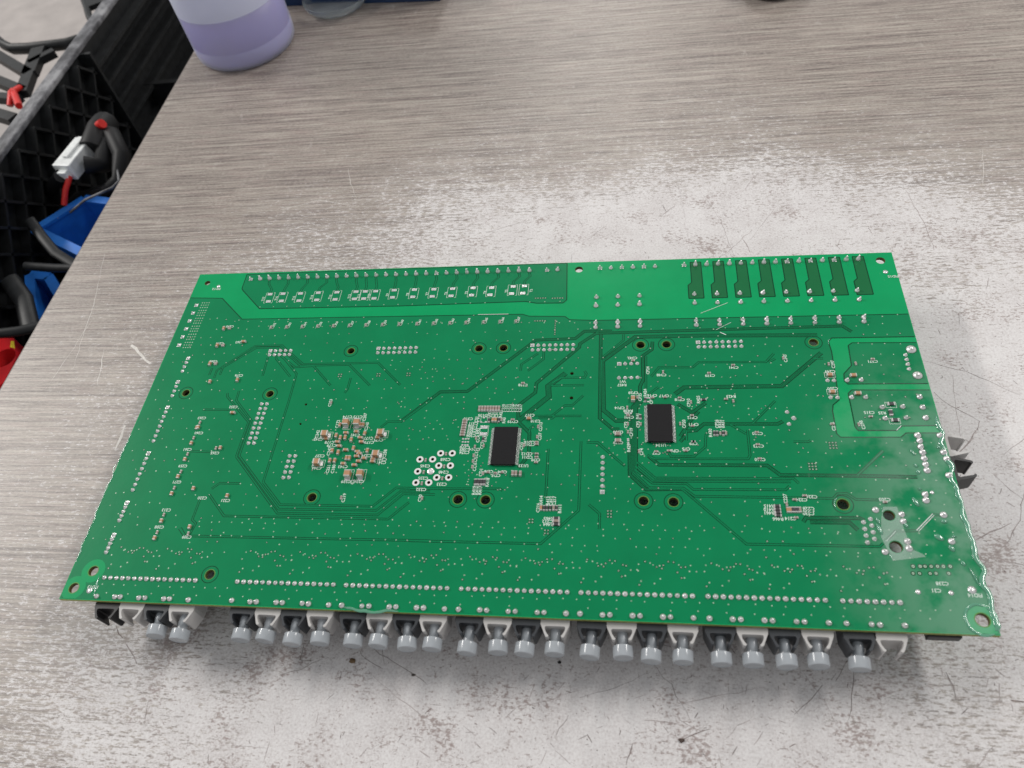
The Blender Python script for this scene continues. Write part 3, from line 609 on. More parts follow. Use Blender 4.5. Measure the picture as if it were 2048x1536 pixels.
# ---- small surface-mount parts
CM = {}
def smd(p, size, vert, body, name, z=HT + 0.07):
    key = (size, body.name, name)
    if key not in CM:
        L, W, H = size; m = MB(); t = L * 0.155
        m.box((0, 0, H / 2), (L - 2 * t, W * 0.97, H * 0.98), 0)
        for s in (-1, 1):
            m.box((s * (L / 2 - t / 2), 0, H / 2), (t, W, H), 1)
            m.add([(s * (L / 2), -W / 2, 0), (s * (L / 2), W / 2, 0), (s * (L / 2 + L * 0.09), W / 2, 0), (s * (L / 2 + L * 0.09), -W / 2, 0), (s * (L / 2), -W / 2, H * .6), (s * (L / 2), W / 2, H * .6)],
                  [(0, 3, 2, 1), (2, 3, 4, 5), (0, 4, 3), (1, 2, 5), (0, 1, 5, 4)], 2)
        me = m.mesh(name, [body, M_end, M_end]); fix_normals(me); CM[key] = me
    return link(name, CM[key], board, (p.x, p.y, z), (math.pi / 2 if vert else 0) + random.gauss(0, 0.03))
S6 = (1.95, 1.0, 0.9); S4 = (1.35, 0.72, 0.55); S8 = (2.5, 1.05, 0.6); R6 = (2.0, 0.85, 0.5)
def many(o, l, size, vert, body, name):
    for x, y in l: smd(at(*Q(o, x, y), HT + size[2] * 0.6), size, vert, body, name)
many(K4, [(820, 300), (1240, 300), (1293, 300), (1325, 475), (740, 520), (825, 565), (925, 560), (1050, 605), (660, 830), (780, 865), (1095, 780), (1380, 830), (950, 980), (1010, 980), (610, 1035), (710, 1035)], S6, True, M_cap, 'capacitor')
many(K4, [(940, 465), (1155, 440), (535, 585), (1235, 565), (765, 650), (1260, 650), (800, 735), (1590, 560), (935, 815), (1175, 850), (1215, 890), (1160, 945), (1310, 985), (1200, 1045), (885, 1095), (1110, 1125), (1500, 1000), (1485, 1050)], S6, False, M_cap, 'capacitor')
for i in range(8): smd(at(*Q(K1, 605 + i * 57, 178), HT + .4), (2.3, 0.95, 0.8), True, M_capg, 'capacitor')
for i in range(7): smd(at(*Q(K1, 308 - i * 9.5, 412 + i * 50), HT + .4), (1.9, 0.9, 0.6), False, M_capg, 'capacitor')
many(K1, [(880, 405), (935, 405)], S6, True, M_cap, 'capacitor'); many(K1, [(800, 410), (1000, 405), (680, 800)], R6, True, M_res, 'resistor')
many(K1, [(1055, 400), (535, 780), (510, 955), (690, 935), (485, 1135), (470, 1250), (455, 1370), (1805, 545), (1785, 755), (1515, 925), (680, 1500)], S4, True, M_capg, 'capacitor')
many(K1, [(1285, 400), (1775, 860), (1775, 905), (1775, 1100), (1770, 1165), (1760, 1275), (780, 1480), (930, 1495), (1065, 1480)], S4, False, M_capg, 'capacitor')
many(K1, [(1615, 375)], S6, False, M_cap, 'capacitor'); many(K1, [(1285, 1500), (1350, 1500), (1440, 1505)], S6, True, M_capg, 'capacitor')
many(K2, [(740, 285), (322, 412), (700, 543), (280, 658), (662, 788), (242, 888), (250, 1190)], S4, True, M_capg, 'capacitor')
for x in (1345, 1405, 1465, 1525): smd(at(*Q(K2, x, 868)), S8, True, M_res, 'resistor')
many(K5, [(490, 572), (550, 572), (618, 572), (750, 572)], R6, True, M_res, 'resistor'); many(K5, [(430, 565)], R6, True, M_cap, 'capacitor'); many(K5, [(687, 570)], R6, True, M_capg, 'capacitor')
many(K5, [(740, 785), (740, 905)], (2.3, 1.1, 0.6), False, M_res, 'resistor'); many(K5, [(740, 838)], (2.3, 1.0, 0.7), False, M_capg, 'capacitor')
many(K3, [(370, 275)], (2.3, 1.6, 1.2), True, M_cap, 'capacitor'); many(K3, [(60, 1000), (60, 1135)], (2.2, 1.4, 0.9), False, M_capg, 'capacitor')
many(K3, [(455, 250), (250, 462), (525, 800), (265, 800), (265, 962), (1335, 795), (490, 1355), (1555, 352)], S4, True, M_capg, 'capacitor')
many(K3, [(765, 258), (1025, 248), (1325, 262), (270, 620), (1575, 622), (1590, 838), (1610, 1158), (845, 1362), (1105, 1345), (1450, 1345)], S4, False, M_capg, 'capacitor')
many(K3, [(620, 300), (520, 650)], R6, True, M_res, 'resistor'); many(K3, [(1815, 298)], R6, False, M_res, 'resistor')
Z3 = (1200, 760, 5.12)
many(Z3, [(1170, 545), (1200, 545), (1262, 545)], R6, True, M_res, 'resistor'); many(Z3, [(1232, 545), (1290, 545), (1365, 215)], S4, True, M_capg, 'capacitor'); many(Z3, [(1605, 535), (1615, 660), (1635, 805), (955, 630), (1290, 195)], S4, False, M_capg, 'capacitor')
for i in range(4): smd(at(1554 + i * 0.8, 1012.5 + i * 6.3), (2.1, 0.95, 0.5), False, M_res, 'resistor')
for i, b in enumerate((M_cap, M_cap, M_res, M_res, M_res, M_capg)): smd(at(1575 + i * 5, 1020), R6, True, b, 'capacitor' if b is not M_res else 'resistor')
YL = (150, 850, 5.85)
many(YL, [(1425, 30), (1360, 210), (1285, 400), (1205, 600), (1130, 800), (1010, 1120), (930, 1320), (1700, 265), (1385, 740), (1780, 825), (1340, 1190)], (1.55, 1.05, 0.8), True, M_cap, 'capacitor')
many(YL, [(1390, 150), (1318, 340), (1240, 545), (1163, 735), (1040, 1050), (962, 1255), (1650, 270), (1325, 1270)], S4, True, M_capg, 'capacitor')
YM = (200, 650, 6.827)
many(YM, [(1500, 770), (1340, 1392)], (1.6, 1.1, 0.8), True, M_cap, 'capacitor'); many(YM, [(1875, 745)], S6, True, M_cap, 'capacitor'); many(YM, [(1365, 1330), (1760, 40), (1780, 40), (1670, 275), (1690, 275), (1570, 525), (1590, 525)], S4, True, M_capg, 'capacitor')
many(YM, [(1810, 1195), (1960, 225)], S6, False, M_cap, 'capacitor'); many(YM, [(1690, 45), (1600, 275), (1500, 525)], S6, True, M_cap, 'capacitor')
rx = [543, 574, 605, 636, 667.6, 699.5, 732.5, 765.5, 799, 834.6, 867.6, 900.6, 932.5, 967.6, 1000.6, 1032.5]
for i, x in enumerate(rx): smd(at(x, 655.5 - 12 * (x - 543) / 490), (1.5, 0.8, 0.6), True, M_capg if i != 2 else M_capg, 'capacitor')
for u, v, s in [(1660, 749, 1), (1665, 783, 1), (1707, 750, 1), (1716, 786, 1)]: smd(at(u, v, HT + .6), (2.3, 1.3, 0.9), False, M_cap, 'capacitor')
for u, v, vt in [(1782, 808.5, 0), (1781, 826, 1), (1790, 841, 0)]: smd(at(u, v), (2.4, 1.3, 0.6), bool(vt), M_res, 'resistor')
for u, v, vt in [(1745, 719, 0), (1711, 728, 1), (1717, 850, 1), (1664, 849, 0), (1657, 729, 1), (1566, 717, 1), (1266, 722, 0), (1326, 745, 1), (1418, 747, 0), (1466, 731, 0), (1046, 767, 0), (683, 996, 1), (663, 806, 1), (1741, 834, 0), (1573, 1009, 1), (1589, 1000, 0), (1609, 992, 0), (1592, 1036, 0), (1770, 1005, 0)]:
    smd(at(u, v), S4, bool(vt), M_capg, 'capacitor')
m = MB()
# eight tall ceramic capacitors: body and two end caps each
bigs = [((690, 842), 1), ((712, 842), 1), ((648, 865), 0), ((760, 862.5), 0), ((632, 921.5), 0), ((750.5, 905), 0), ((693.5, 945), 1), ((718.5, 944.5), 1)]
def big_parts():
    b = MB(); b.box((0, 0, 1.2), (1.9, 2.32, 2.3)); e = MB(); e.box((0, 0, 1.2), (0.45, 2.45, 2.4)); me = b.mesh('capacitor', M_cap); me2 = e.mesh('end_cap', M_end)
    bevel(me, 0.08); bevel(me2, 0.14, 3); return me, me2
bm_, em_ = big_parts()
for (uv, vert) in bigs:
    p = at(*uv, HT + 2.4); rz = math.pi / 2 if vert else 0
    o = link('capacitor', bm_, board, (p.x, p.y, HT + 0.08), rz); o['label'] = 'tall tan ceramic capacitor'
    for s in (-1, 1):
        c = bpy.data.objects.new('end_cap', em_); COL.objects.link(c); c.parent = o; c.location = (s * 1.17 * MM, 0, 0)
    # pad and printed frame
    hw, hl = (1.6, 2.5); pts = [(-hl, -hw), (hl, -hw), (hl, hw), (-hl, hw), (-hl, -hw)]
    if vert: pts = [(y, x) for x, y in pts]
    silk.ribbon([(p.x + a + .3, p.y + b) for a, b in pts], 0.14, HT + 0.101)
    for s in (-1, 1):
        d = (0, s * 1.75) if vert else (s * 1.75, 0); m.box((p.x + d[0], p.y + d[1], HT + 0.12), (2.0, 0.75, 0.06) if vert else (0.75, 2.0, 0.06))
part('capacitor_pads', m, M_pad, board)

# ---- the two memory chips
def chip(corners, npin, label):
    P = [at(u, v, HT + 1.15) for u, v in corners]
    x0 = (P[0].x + P[3].x) / 2; x1 = (P[1].x + P[2].x) / 2; y1 = (P[0].y + P[1].y) / 2; y0 = (P[2].y + P[3].y) / 2
    c = Vector(((x0 + x1) / 2, (y0 + y1) / 2, HT + 0.1)); W = x1 - x0; L = y1 - y0
    m = MB(); z0, zm, z1 = 0.15, 0.6, 1.1
    def rect(i, z): return [(-W / 2 + i, -L / 2 + i, z), (W / 2 - i, -L / 2 + i, z), (W / 2 - i, L / 2 - i, z), (-W / 2 + i, L / 2 - i, z)]
    R_ = [rect(0.12, z0), rect(0, zm), rect(0.12, z1)]
    for a, b in zip(R_[:-1], R_[1:]): m.add(a + b, [(i, (i + 1) % 4, 4 + (i + 1) % 4, 4 + i) for i in range(4)])
    m.add(R_[2], [(0, 1, 2, 3)]); m.add(R_[0], [(3, 2, 1, 0)])
    m.lathe([(0.45, z1 + 0.002), (0.40, z1 + 0.004), (0.01, z1 + 0.004)], 16, (-W / 2 + 1.2, L / 2 - 1.4, 0), 0)
    o = link('chip', m.mesh('chip', M_chip), board, c); o['label'] = label
    pn = MB()
    for s in (-1, 1):
        for i in range(npin):
            y = -L / 2 + 0.55 + (L - 1.1) * i / (npin - 1); w = (L - 1.1) / (npin - 1) * 0.42
            prof = [(W / 2 - 0.02, 0.62), (W / 2 + 0.30, 0.60), (W / 2 + 0.50, 0.12), (W / 2 + 0.85, 0.07)]
            for a, b in zip(prof[:-1], prof[1:]):
                A = Vector((s * a[0], y, a[1])); B = Vector((s * b[0], y, b[1])); pn.bar(A, B, w, 0.13)
            pn.box((s * (W / 2 + 0.8), y, 0.03), (0.6, w * 1.1, 0.06))
    q = link('pins', pn.mesh('pins', M_tin), o, c); q['kind'] = 'stuff'
    e = MB(); e.bar((-W / 2 + 1.2, -L / 2 - 0.02, 0.6), (W / 2 - 1.2, -L / 2 - 0.02, 0.6), 0.1, 0.07); link('mould_line', e.mesh('mould_line', M_chipe), o, c)
    return c, W, L
c1 = chip([(988.4, 853.2), (1037.2, 853), (1029.4, 929), (980.6, 929)], 27, 'black memory chip left of centre')
c2 = chip([(1293.5, 807.6), (1344.3, 807.6), (1345.7, 883.3), (1296.4, 883.3)], 27, 'black memory chip right of centre')
print('chip sizes', c1, c2)

# ---- vias (hundreds: one part)
VP = []
def inpour(p):
    if not (2 < p.x < BW - 2 and 2 < p.y < BH - 2): return False
    for c, r in HO:
        if (Vector((c.x, c.y)) - Vector((p.x, p.y))).length < r + 2.0: return False
    return True
def V(o, l, dark=False):
    for x, y in l: VP.append((at(*Q(o, x, y)), dark, 0.3))
L3 = (800, 1080, 5.12)
tmplD = [(720, 173), (822, 228), (870, 240), (890, 212), (945, 178), (992, 180), (1013, 277), (1058, 228), (1097, 232), (1048, 333), (638, 400)]
tmplP = [(772, 191), (855, 212), (1132, 270), (1197, 270), (1075, 329), (635, 256), (662, 362), (845, 343), (780, 390)]
c0 = at(959.6, 1220).x
for i in range(3, len(posts) - 1, 4):
    pass
cent = [at(*posts[k]).x for k in (1, 5, 9, 13, 17, 21, 25, 29, 33, 37, 41, 45, 49)]
for cx in cent:
    for l, d in ((tmplD, True), (tmplP, False)):
        for x, y in l:
            p = at(*Q(L3, x, y)); VP.append((Vector((p.x - c0 + cx + random.gauss(0, .12), p.y + random.gauss(0, .12), 0)), d, 0.29))
for a, b, n in [((205, 1169), (1900, 1222), 66), ((213, 1186), (1860, 1238), 33), ((225, 1202), (1880, 1259), 50), ((400, 1070), (1880, 1110), 62), ((400, 1044), (1730, 1068), 56), ((250, 1100), (1720, 1140), 60)]:
    for i, p in enumerate(row(a, b, n)):
        if random.random() < 0.86: VP.append((p + Vector((random.gauss(0, .25), random.gauss(0, .15), 0)), False, 0.25))
# stitching grid over the rest of the board
for j in range(24):
    for i in range(62):
        x = 4 + i * 5.08 + (j % 2) * 1.3 + random.gauss(0, .5); y = 24 + j * 5.0 + random.gauss(0, .45)
        if y > 136 or random.random() < 0.28: continue
        VP.append((Vector((x, y, 0)), random.random() < 0.2, random.choice((0.21, 0.24, 0.28))))
for k in range(230):
    cx, cy, sx_, sy_ = random.choice([(at(700, 900), 0, 9, 8), (at(1000, 960), 0, 11, 5), (at(1000, 800), 0, 14, 7), (at(1380, 800), 0, 17, 5), (at(1320, 910), 0, 12, 4), (at(860, 760), 0, 18, 8), (at(1560, 860), 0, 20, 14)])[0:2] + (0, 0) if False else random.choice([(at(700, 900).x, at(700, 900).y, 9, 7), (at(1000, 950).x, at(1000, 950).y, 11, 3), (at(900, 770).x, at(900, 770).y, 17, 9), (at(1380, 795).x, at(1380, 795).y, 18, 4), (at(1300, 900).x, at(1300, 900).y, 12, 5), (at(1560, 830).x, at(1560, 830).y, 20, 14), (at(900, 880).x, at(900, 880).y, 16, 8)])
    VP.append((Vector((random.gauss(cx, sx_), random.gauss(cy, sy_), 0)), random.random() < 0.5, 0.24))
for i in range(6):                                     # thermal arrays beside the six power pads
    c = row((393, 611), (358.4, 690.5), 6)[i]
    for a in range(4):
        for b in range(3): VP.append((Vector((c.x + 2.6 + a * 1.15, c.y + (b - 1) * 1.5, 0)), False, 0.30))
for (u, v, nx, ny) in [(1625, 933, 3, 3), (1666, 891, 3, 3), (1219, 1028, 2, 3), (1062, 1042, 2, 2), (680, 751, 2, 2), (757, 750, 2, 2), (817, 749, 2, 2), (1115, 596.5, 5, 1), (1081, 596.5, 5, 1), (1080, 642, 5, 1), (1093, 1064, 2, 2)]:
    c = at(u, v)
    for a in range(nx):
        for b in range(ny): VP.append((Vector((c.x + (a - (nx - 1) / 2) * 1.1, c.y + (b - (ny - 1) / 2) * 1.15, 0)), True, 0.30))
for i in range(9): VP.append((lerp(at(1111, 641), at(1109.5, 669), i / 8), True, 0.25))
for x in (645, 718, 768, 830, 895, 955, 1025): VP.append((at(1700 + x / 5.12, 1133), True, 0.5))
for x in (645, 712, 820, 880, 1010): VP.append((at(1700 + x / 5.12, 1147), True, 0.45))
gr1 = row((505, 551), (1125, 532), 40) + row((520, 614), (1120, 603), 22) + row((470, 643), (1180, 646), 26)
VP += [(p, False, 0.24) for p in gr1]
blocked = [(c1[0], c1[1] / 2 + 1.4, c1[2] / 2 + .3), (c2[0], c2[1] / 2 + 1.4, c2[2] / 2 + .3)]
occ = [(o.location.x / MM, o.location.y / MM) for o in board.children if o.name.split('.')[0] in ('capacitor', 'resistor', 'solder_joint', 'ring_pad', 'solder_pad')]
grid = {}
for x, y in occ: grid.setdefault((int(x // 2), int(y // 2)), []).append((x, y))
mv = MB(); nv = 0
def bright(x, y):                                      # no vias where there is no copper
    for P in rims[:4]:
        k = False; j = len(P) - 1
        for i in range(len(P)):
            if (P[i][1] > y) != (P[j][1] > y) and x < (P[j][0] - P[i][0]) * (y - P[i][1]) / (P[j][1] - P[i][1]) + P[i][0]: k = not k
            j = i
        if k: return False
    return True
for p, dark, r in VP:
    if not inpour(p) or bright(p.x, p.y): continue
    if any(abs(p.x - c.x) < a and abs(p.y - c.y) < b for c, a, b in blocked): continue
    gx, gy = int(p.x // 2), int(p.y // 2)
    if any((x - p.x) ** 2 + (y - p.y) ** 2 < 1.25 ** 2 for i in (-1, 0, 1) for j in (-1, 0, 1) for x, y in grid.get((gx + i, gy + j), [])): continue
    z = HT + 0.094 + (nv % 5) * 0.0012; nv += 1
    if dark: mv.lathe([(r * 1.7, z), (0.005, z)], 10, (p.x, p.y, 0), 1, False)
    mv.lathe([(r, z + 0.008), (r * 0.42, z + 0.008)], 10, (p.x, p.y, 0), 0, False)
    mv.lathe([(r * 0.42, z + 0.006), (0.005, z + 0.006)], 8, (p.x, p.y, 0), 1 if dark or nv % 3 == 0 else 0, False)
o = part('vias', mv, [M_via, M_gap], board, stuff=True)
for p in o.data.polygons:
    if p.normal.z < 0: p.flip()
print('vias', nv, 'joints', njoint)
# test-point discs
for u, v, r in [(1771, 544, 1.0), (437, 573, 0.9), (179, 1181, 1.1), (1944, 1180, 1.3), (1836, 1184, 0.8), (1902, 1186, 0.8), (1864, 985, 0.7)]:
    p = at(u, v); m = MB(); m.lathe([(r, 0), (r, 0.05), (0.01, 0.06)], 18); link('fiducial_pad', m.mesh('fiducial_pad', M_pad), board, (p.x, p.y, HT + 0.07))

# ---- printed lettering
TX = []
def txt(s, u, v, size=1.5, rot=180, z=HT + 0.105): TX.append((s, at(u, v), size, math.radians(rot), z))
for s, x, y, r in [('C174', 975, 140, 180), ('C173', 1190, 140, 180), ('C207', 1330, 150, 90), ('C172', 775, 290, 90), ('C240', 1370, 340, 90), ('C242', 360, 500, 90), ('C243', 375, 600, 180), ('C178', 605, 662, 180),
                   ('C179', 650, 728, 180), ('C241', 1130, 512, 180), ('C177', 1405, 578, 180), ('C179', 1420, 662, 180), ('C175', 1610, 615, 180), ('C247', 600, 850, 90), ('C238', 1740, 900, 90), ('C246', 1680, 1015, 180),
                   ('C241', 1665, 1075, 180), ('C244', 345, 1190, 180), ('C237', 410, 940, 180), ('C251', 580, 1210, 90), ('C180', 685, 1210, 90), ('C243', 880, 1160, 180), ('C239', 945, 1465, 180), ('C236', 1210, 1465, 180), ('C2', 1080, 1475, 90), ('C234', 1360, 935, 180)]:
    txt(s, *Q(K4, x, y), 1.45, r)
for s, x, y, r in [('C268', 728, 400, 180), ('C245', 310, 532, 180), ('C248', 690, 658, 180), ('C235', 268, 782, 180), ('C233', 650, 905, 180), ('C232', 230, 1012, 180), ('C270', 1125, 150, 180), ('C269', 1120, 203, 180), ('C274', 1115, 256, 180),
                   ('CD14', 1320, 192, 180), ('CC13', 1362, 300, 90), ('CC8', 1340, 440, 90), ('CC9', 1330, 560, 90), ('CD1', 1455, 665, 90), ('CD6', 1612, 648, 180), ('CD5', 1760, 725, 180), ('CD4', 1893, 655, 180), ('R419', 1315, 1035, 90), ('R416', 1380, 1035, 90), ('R417', 1440, 1035, 90), ('R418', 1590, 870, 90), ('C20', 210, 1195, 90)]:
    txt(s, *Q(K2, x, y), 1.45, r)
for s, x, y, r in [('C317', 1635, 312, 180), ('C318', 1750, 432, 180), ('CD135', 705, 315, 180), ('C310', 375, 385, 180), ('C311', 480, 480, 180), ('C304', 470, 527, 180), ('C302', 460, 574, 180), ('C303', 452, 625, 180), ('C305', 440, 680, 180), ('C306', 430, 730, 180), ('CD29', 1288, 442, 180),
                   ('CD13', 1860, 550, 90), ('CD7', 1845, 750, 90), ('CD16', 1625, 865, 180), ('CD15', 1625, 912, 180), ('CD3', 1470, 945, 90), ('CD12', 1575, 1103, 180), ('CD11', 1580, 1173, 180), ('CD9', 1755, 1225, 180), ('U133', 1505, 1345, 180), ('R92', 580, 640, 90), ('CC7', 660, 930, 90), ('CC4', 578, 800, 90), ('R47', 725, 800, 90),
                   ('R42', 815, 290, 90), ('C312', 890, 285, 90), ('C313', 960, 285, 90), ('R426', 1045, 285, 90), ('R40', 1110, 420, 90), ('C31', 545, 400, 90)]:
    txt(s, *Q(K1, x, y), 1.4, r)
for i in range(8): txt('C21%d' % i, *Q(K1, 1095 + i * 50, 168), 1.35, 90)
for s, x, y, r in [('CP28', 375, 160, 180), ('R424', 620, 160, 90), ('CP16', 760, 215, 180), ('CP17', 1005, 222, 180), ('CP18', 1325, 300, 180), ('CP10', 1510, 365, 90), ('R425', 1710, 300, 90), ('CP14', 95, 468, 180), ('R428', 270, 530, 180), ('C301', 285, 660, 180), ('R41', 470, 640, 90), ('CP3', 475, 810, 90), ('CP2', 225, 820, 90), ('CP19', 335, 970, 90),
                   ('CP20', 1415, 800, 90), ('CP12', 1585, 668, 180), ('CP11', 1605, 808, 180), ('CP9', 1605, 1200, 180), ('U134', 940, 1232, 180), ('CP4', 545, 1370, 90), ('CP7', 850, 1395, 180), ('CP6', 1225, 1348, 180), ('CP5', 1455, 1310, 180), ('C300', 65, 965, 180), ('C279', 65, 1180, 180), ('R429', 285, 1290, 90), ('CP25', 515, 250, 90), ('CP1', 745, 330, 90)]:
    txt(s, *Q(K3, x, y), 1.4, r)
for s, x, y, r in [('R414', 435, 415, 90), ('R413', 575, 430, 90), ('C412', 640, 430, 90), ('C217', 705, 430, 90), ('R411', 820, 590, 90), ('C216', 375, 570, 90), ('R465', 585, 790, 180), ('C212', 565, 848, 180), ('R464', 580, 910, 180)]:
    txt(s, *Q(K5, x, y), 1.4, r)
for s, u, v, r in [('FID15', 1786, 553, 180), ('FID12', 433, 578, 180), ('FID13', 186, 1174, 180), ('FID14', 1950, 1190.5, 180), ('R457', 1244, 770, 180), ('W1', 1245, 763, 180), ('C342', 1265, 716, 180), ('C339', 1420, 751, 180), ('C341', 1467, 735, 180), ('C348', 1323, 750, 180), ('C338', 1046, 770, 180), ('C280', 1515, 867, 180),
                   ('C273', 1517, 892, 180), ('C260', 1520, 919, 180), ('R415', 1538, 1012, 180), ('R410', 1538, 1019, 180), ('R461', 1538, 1026, 180), ('R466', 1556, 1038, 180), ('C214', 1581, 1037, 180), ('C226', 1623, 993.5, 180), ('C224', 1603, 999.5, 180), ('C203', 1769, 999, 180), ('C227', 1571, 998, 90), ('C228', 1617, 1017, 180), ('C229', 1617, 1022, 180), ('C230', 1617, 1027, 180),
                   ('C371', 1745, 723, 180), ('C315', 1738, 825, 180), ('R25', 1764, 826, 180), ('C298', 1725, 850, 100), ('C295', 1667, 853, 90), ('C297', 1666, 729, 90), ('C343', 1571, 717, 90), ('C249', 1660, 743, 180), ('C250', 1665, 777, 180), ('CP24', 1296, 741, 90), ('CP26', 1434, 848, 90), ('R432', 1440, 848, 90), ('R431', 1446, 848, 90), ('R430', 1421, 866, 90),
                   ('C295', 460, 653, 180), ('C294', 440, 687, 180), ('C262', 427, 723, 180), ('C263', 479, 684.5, 180), ('C276', 478, 751, 180), ('C252', 467, 814, 180), ('C263', 404, 836, 180), ('C260', 398, 866, 180), ('C261', 375, 899, 180), ('C259', 366, 932, 180), ('C271', 354, 964, 180), ('C213', 333, 1020, 180), ('C208', 319, 1054, 180), ('C265', 430, 906, 180), ('C220', 405, 996, 180), ('C221', 451, 1001, 180), ('C209', 374, 1074, 180), ('C253', 661, 806, 90), ('C219', 688, 996, 90),
                   ('C238', 1884, 1167, 180), ('C31', 1872, 1181, 180), ('R423', 1462, 793, 180)]:
    txt(s, u, v, 1.4, r)
for i, x in enumerate(rx): txt('C%d' % (352 + i), x + 4.5, 652 - 12 * (x - 543) / 490, 1.25, 80)
for i in range(16): txt('T%d' % (17 - i), padx[i] - 12 if i not in (15,) else padx[i] + 15, pady[i] + 2, 1.3, 90)
tmp = []
for s, p, size, r, z in TX:
    cu = bpy.data.curves.new('t', 'FONT'); cu.body = s; cu.size = size * MM * 1.25; cu.align_x = 'CENTER'; cu.align_y = 'CENTER'; cu.resolution_u = 2; cu.offset = 0.00004
    o = bpy.data.objects.new('t', cu); COL.objects.link(o); tmp.append((o, p, r, z))
dg = bpy.context.evaluated_depsgraph_get()
for o, p, r, z in tmp:
    me = bpy.data.meshes.new_from_object(o.evaluated_get(dg)); R = Matrix.Rotation(r, 3, 'Z')
    silk.add([R @ (v.co / MM) + Vector((p.x, p.y, z)) for v in me.vertices], [tuple(f.vertices) for f in me.polygons], 0)
    bpy.data.meshes.remove(me)
for o, *_ in tmp: cu = o.data; bpy.data.objects.remove(o); bpy.data.curves.remove(cu)
def sframe(o, pts): silk.ribbon([at(*Q(o, x, y)) for x, y in pts], 0.14, HT + 0.103)
sframe(K1, [(625, 525), (795, 530), (770, 735), (610, 732), (625, 525)]); sframe(K1, [(640, 350), (775, 350), (760, 465), (625, 462), (640, 350)])
for u, v in [(1660, 749), (1665, 783), (1782, 808.5), (1790, 841)]:
    c = at(u, v, HT + .5); silk.ribbon([(c.x + a, c.y + b) for a, b in [(-1.9, -1.2), (1.9, -1.2), (1.9, 1.2), (-1.9, 1.2), (-1.9, -1.2)]], 0.16, HT + 0.103)
for i in range(16):
    c = at(rx[i], 655.5 - 12 * (rx[i] - 543) / 490); silk.ribbon([(c.x - .8, c.y + 1.1), (c.x - .8, c.y - 1.1)], 0.12, HT + 0.103)
part('silkscreen_print', silk, M_silk, board, loc=Vector((0, 0, HT)))

# ---- fibre-optic connectors along the near edge
def arm_poly(s, reach=4.9):
    o = [(4.9, 0.6), (4.85, -1.0), (3.25, -reach + 0.3), (2.95, -reach - 0.15), (2.35, -reach - 0.2), (2.05, -reach + 0.35), (2.55, -reach + 0.75), (3.25, -2.9), (3.45, -2.1), (3.3, -1.65), (2.9, -1.50), (0, -1.45), (0, 0.6)]
    return [(s * x, y) for x, y in (o if s > 0 else reversed(o))]
def connector_mesh(mat, name, reach=4.9):
    m = MB()
    for s in (-1, 1): m.prism(arm_poly(s, reach), -8.6, -0.35)
    m.box((0, 9.5, -4.6), (9.7, 17.6, 8.6))
    me = m.mesh(name, mat); fix_normals(me)
    bm = bmesh.new(); bm.from_mesh(me); bmesh.ops.triangulate(bm, faces=[f for f in bm.faces if len(f.verts) > 4], ngon_method='EAR_CLIP'); bm.to_mesh(me); bm.free()
    return me
CMd = connector_mesh(M_dark, 'fibre_connector'); CMl = connector_mesh(M_light, 'fibre_connector'); CMk = connector_mesh(M_black, 'fibre_connector')
def bore():
    m = MB(); Mx = Matrix.Rotation(math.pi / 2, 3, 'X'); m.lathe([(2.6, -1.34), (2.6, -1.36), (0.01, -1.36)], 20, (0, 0, -4.6), 0, False, M=Matrix(((1, 0, 0), (0, 0, 1), (0, 1, 0)))); return m.mesh('bore', M_black)
bore_me = bore()
def plug_mesh():
    m = MB(); Mx = Matrix(((1, 0, 0), (0, 0, -1), (0, 1, 0)))       # z axis -> -y
    m.lathe([(0.01, -1.5), (1.5, -1.5), (1.55, 0.8), (1.85, 1.9), (1.9, 3.8), (1.75, 4.6), (1.72, 6.25), (3.20, 6.27), (3.32, 6.4), (3.33, 6.6), (3.33, 9.6), (3.22, 9.9), (2.8, 10.0), (2.65, 9.85), (0.01, 9.8)], 36, (0, 0, 0), 0, True, M=Mx)
    me = m.mesh('dust_plug', M_plug); fix_normals(me)
    bm = bmesh.new(); bm.from_mesh(me)
    for e in bm.edges:
        if len(e.link_faces) == 2 and e.calc_face_angle(0) > math.radians(28): e.smooth = False
    bm.to_mesh(me); bm.free(); return me
PM = plug_mesh()
cxs = [212, 262, 310, 361, 483, 532, 583, 638, 705, 758, 811, 865, 938, 994, 1052, 1110, 1183, 1243, 1304, 1366, 1441, 1506, 1571, 1636, 1720, 1783]
# real pitch: 10.16 mm inside a group of four, groups from the photograph
centre = []
for g in range(0, 26, 4):
    l = cxs[g:g + 4]; y = 1198 + (l[0] - 118) * 0.0393
    a = at(l[0], y + 22, HB - 1).x; b = at(l[-1], 1198 + (l[-1] - 118) * 0.0393 + 22, HB - 1).x
    for i in range(len(l)): centre.append(a + (b - a) * i / (len(l) - 1))
print('centres', [round(c, 1) for c in centre])
noplug = {0, 1, 25}
for i, x in enumerate(centre):
    dark = i % 2 == 0
    me = CMk if i in (0,) else (CMd if dark else CMl)
    o = link('fibre_connector', me, board, (x, -0.6 + random.gauss(0, 0.08), HB), rz=random.gauss(0, 0.008))
    o['label'] = 'dark grey fibre connector' if dark else 'light grey fibre connector'
    b = bpy.data.objects.new('bore', bore_me); COL.objects.link(b); b.parent = o
    if i not in noplug:
        p = bpy.data.objects.new('dust_plug', PM); COL.objects.link(p); p.parent = o
        p.location = (random.gauss(0, 0.1) * MM, random.gauss(0, 0.25) * MM, -4.7 * MM); p.rotation_euler = (random.gauss(0.0, 0.02), 0, random.gauss(0, 0.03))
for k, (v, me) in enumerate([(894, connector_mesh(M_light, 'fibre_connector', 7.4)), (941, connector_mesh(M_black, 'fibre_connector', 7.4))]):
    y = at(1905, v, HB - 2).y
    o = link('fibre_connector', me, board, (BW + 0.4, y, HB), rz=math.pi / 2); o['label'] = 'light grey fibre connector' if k == 0 else 'black fibre connector'
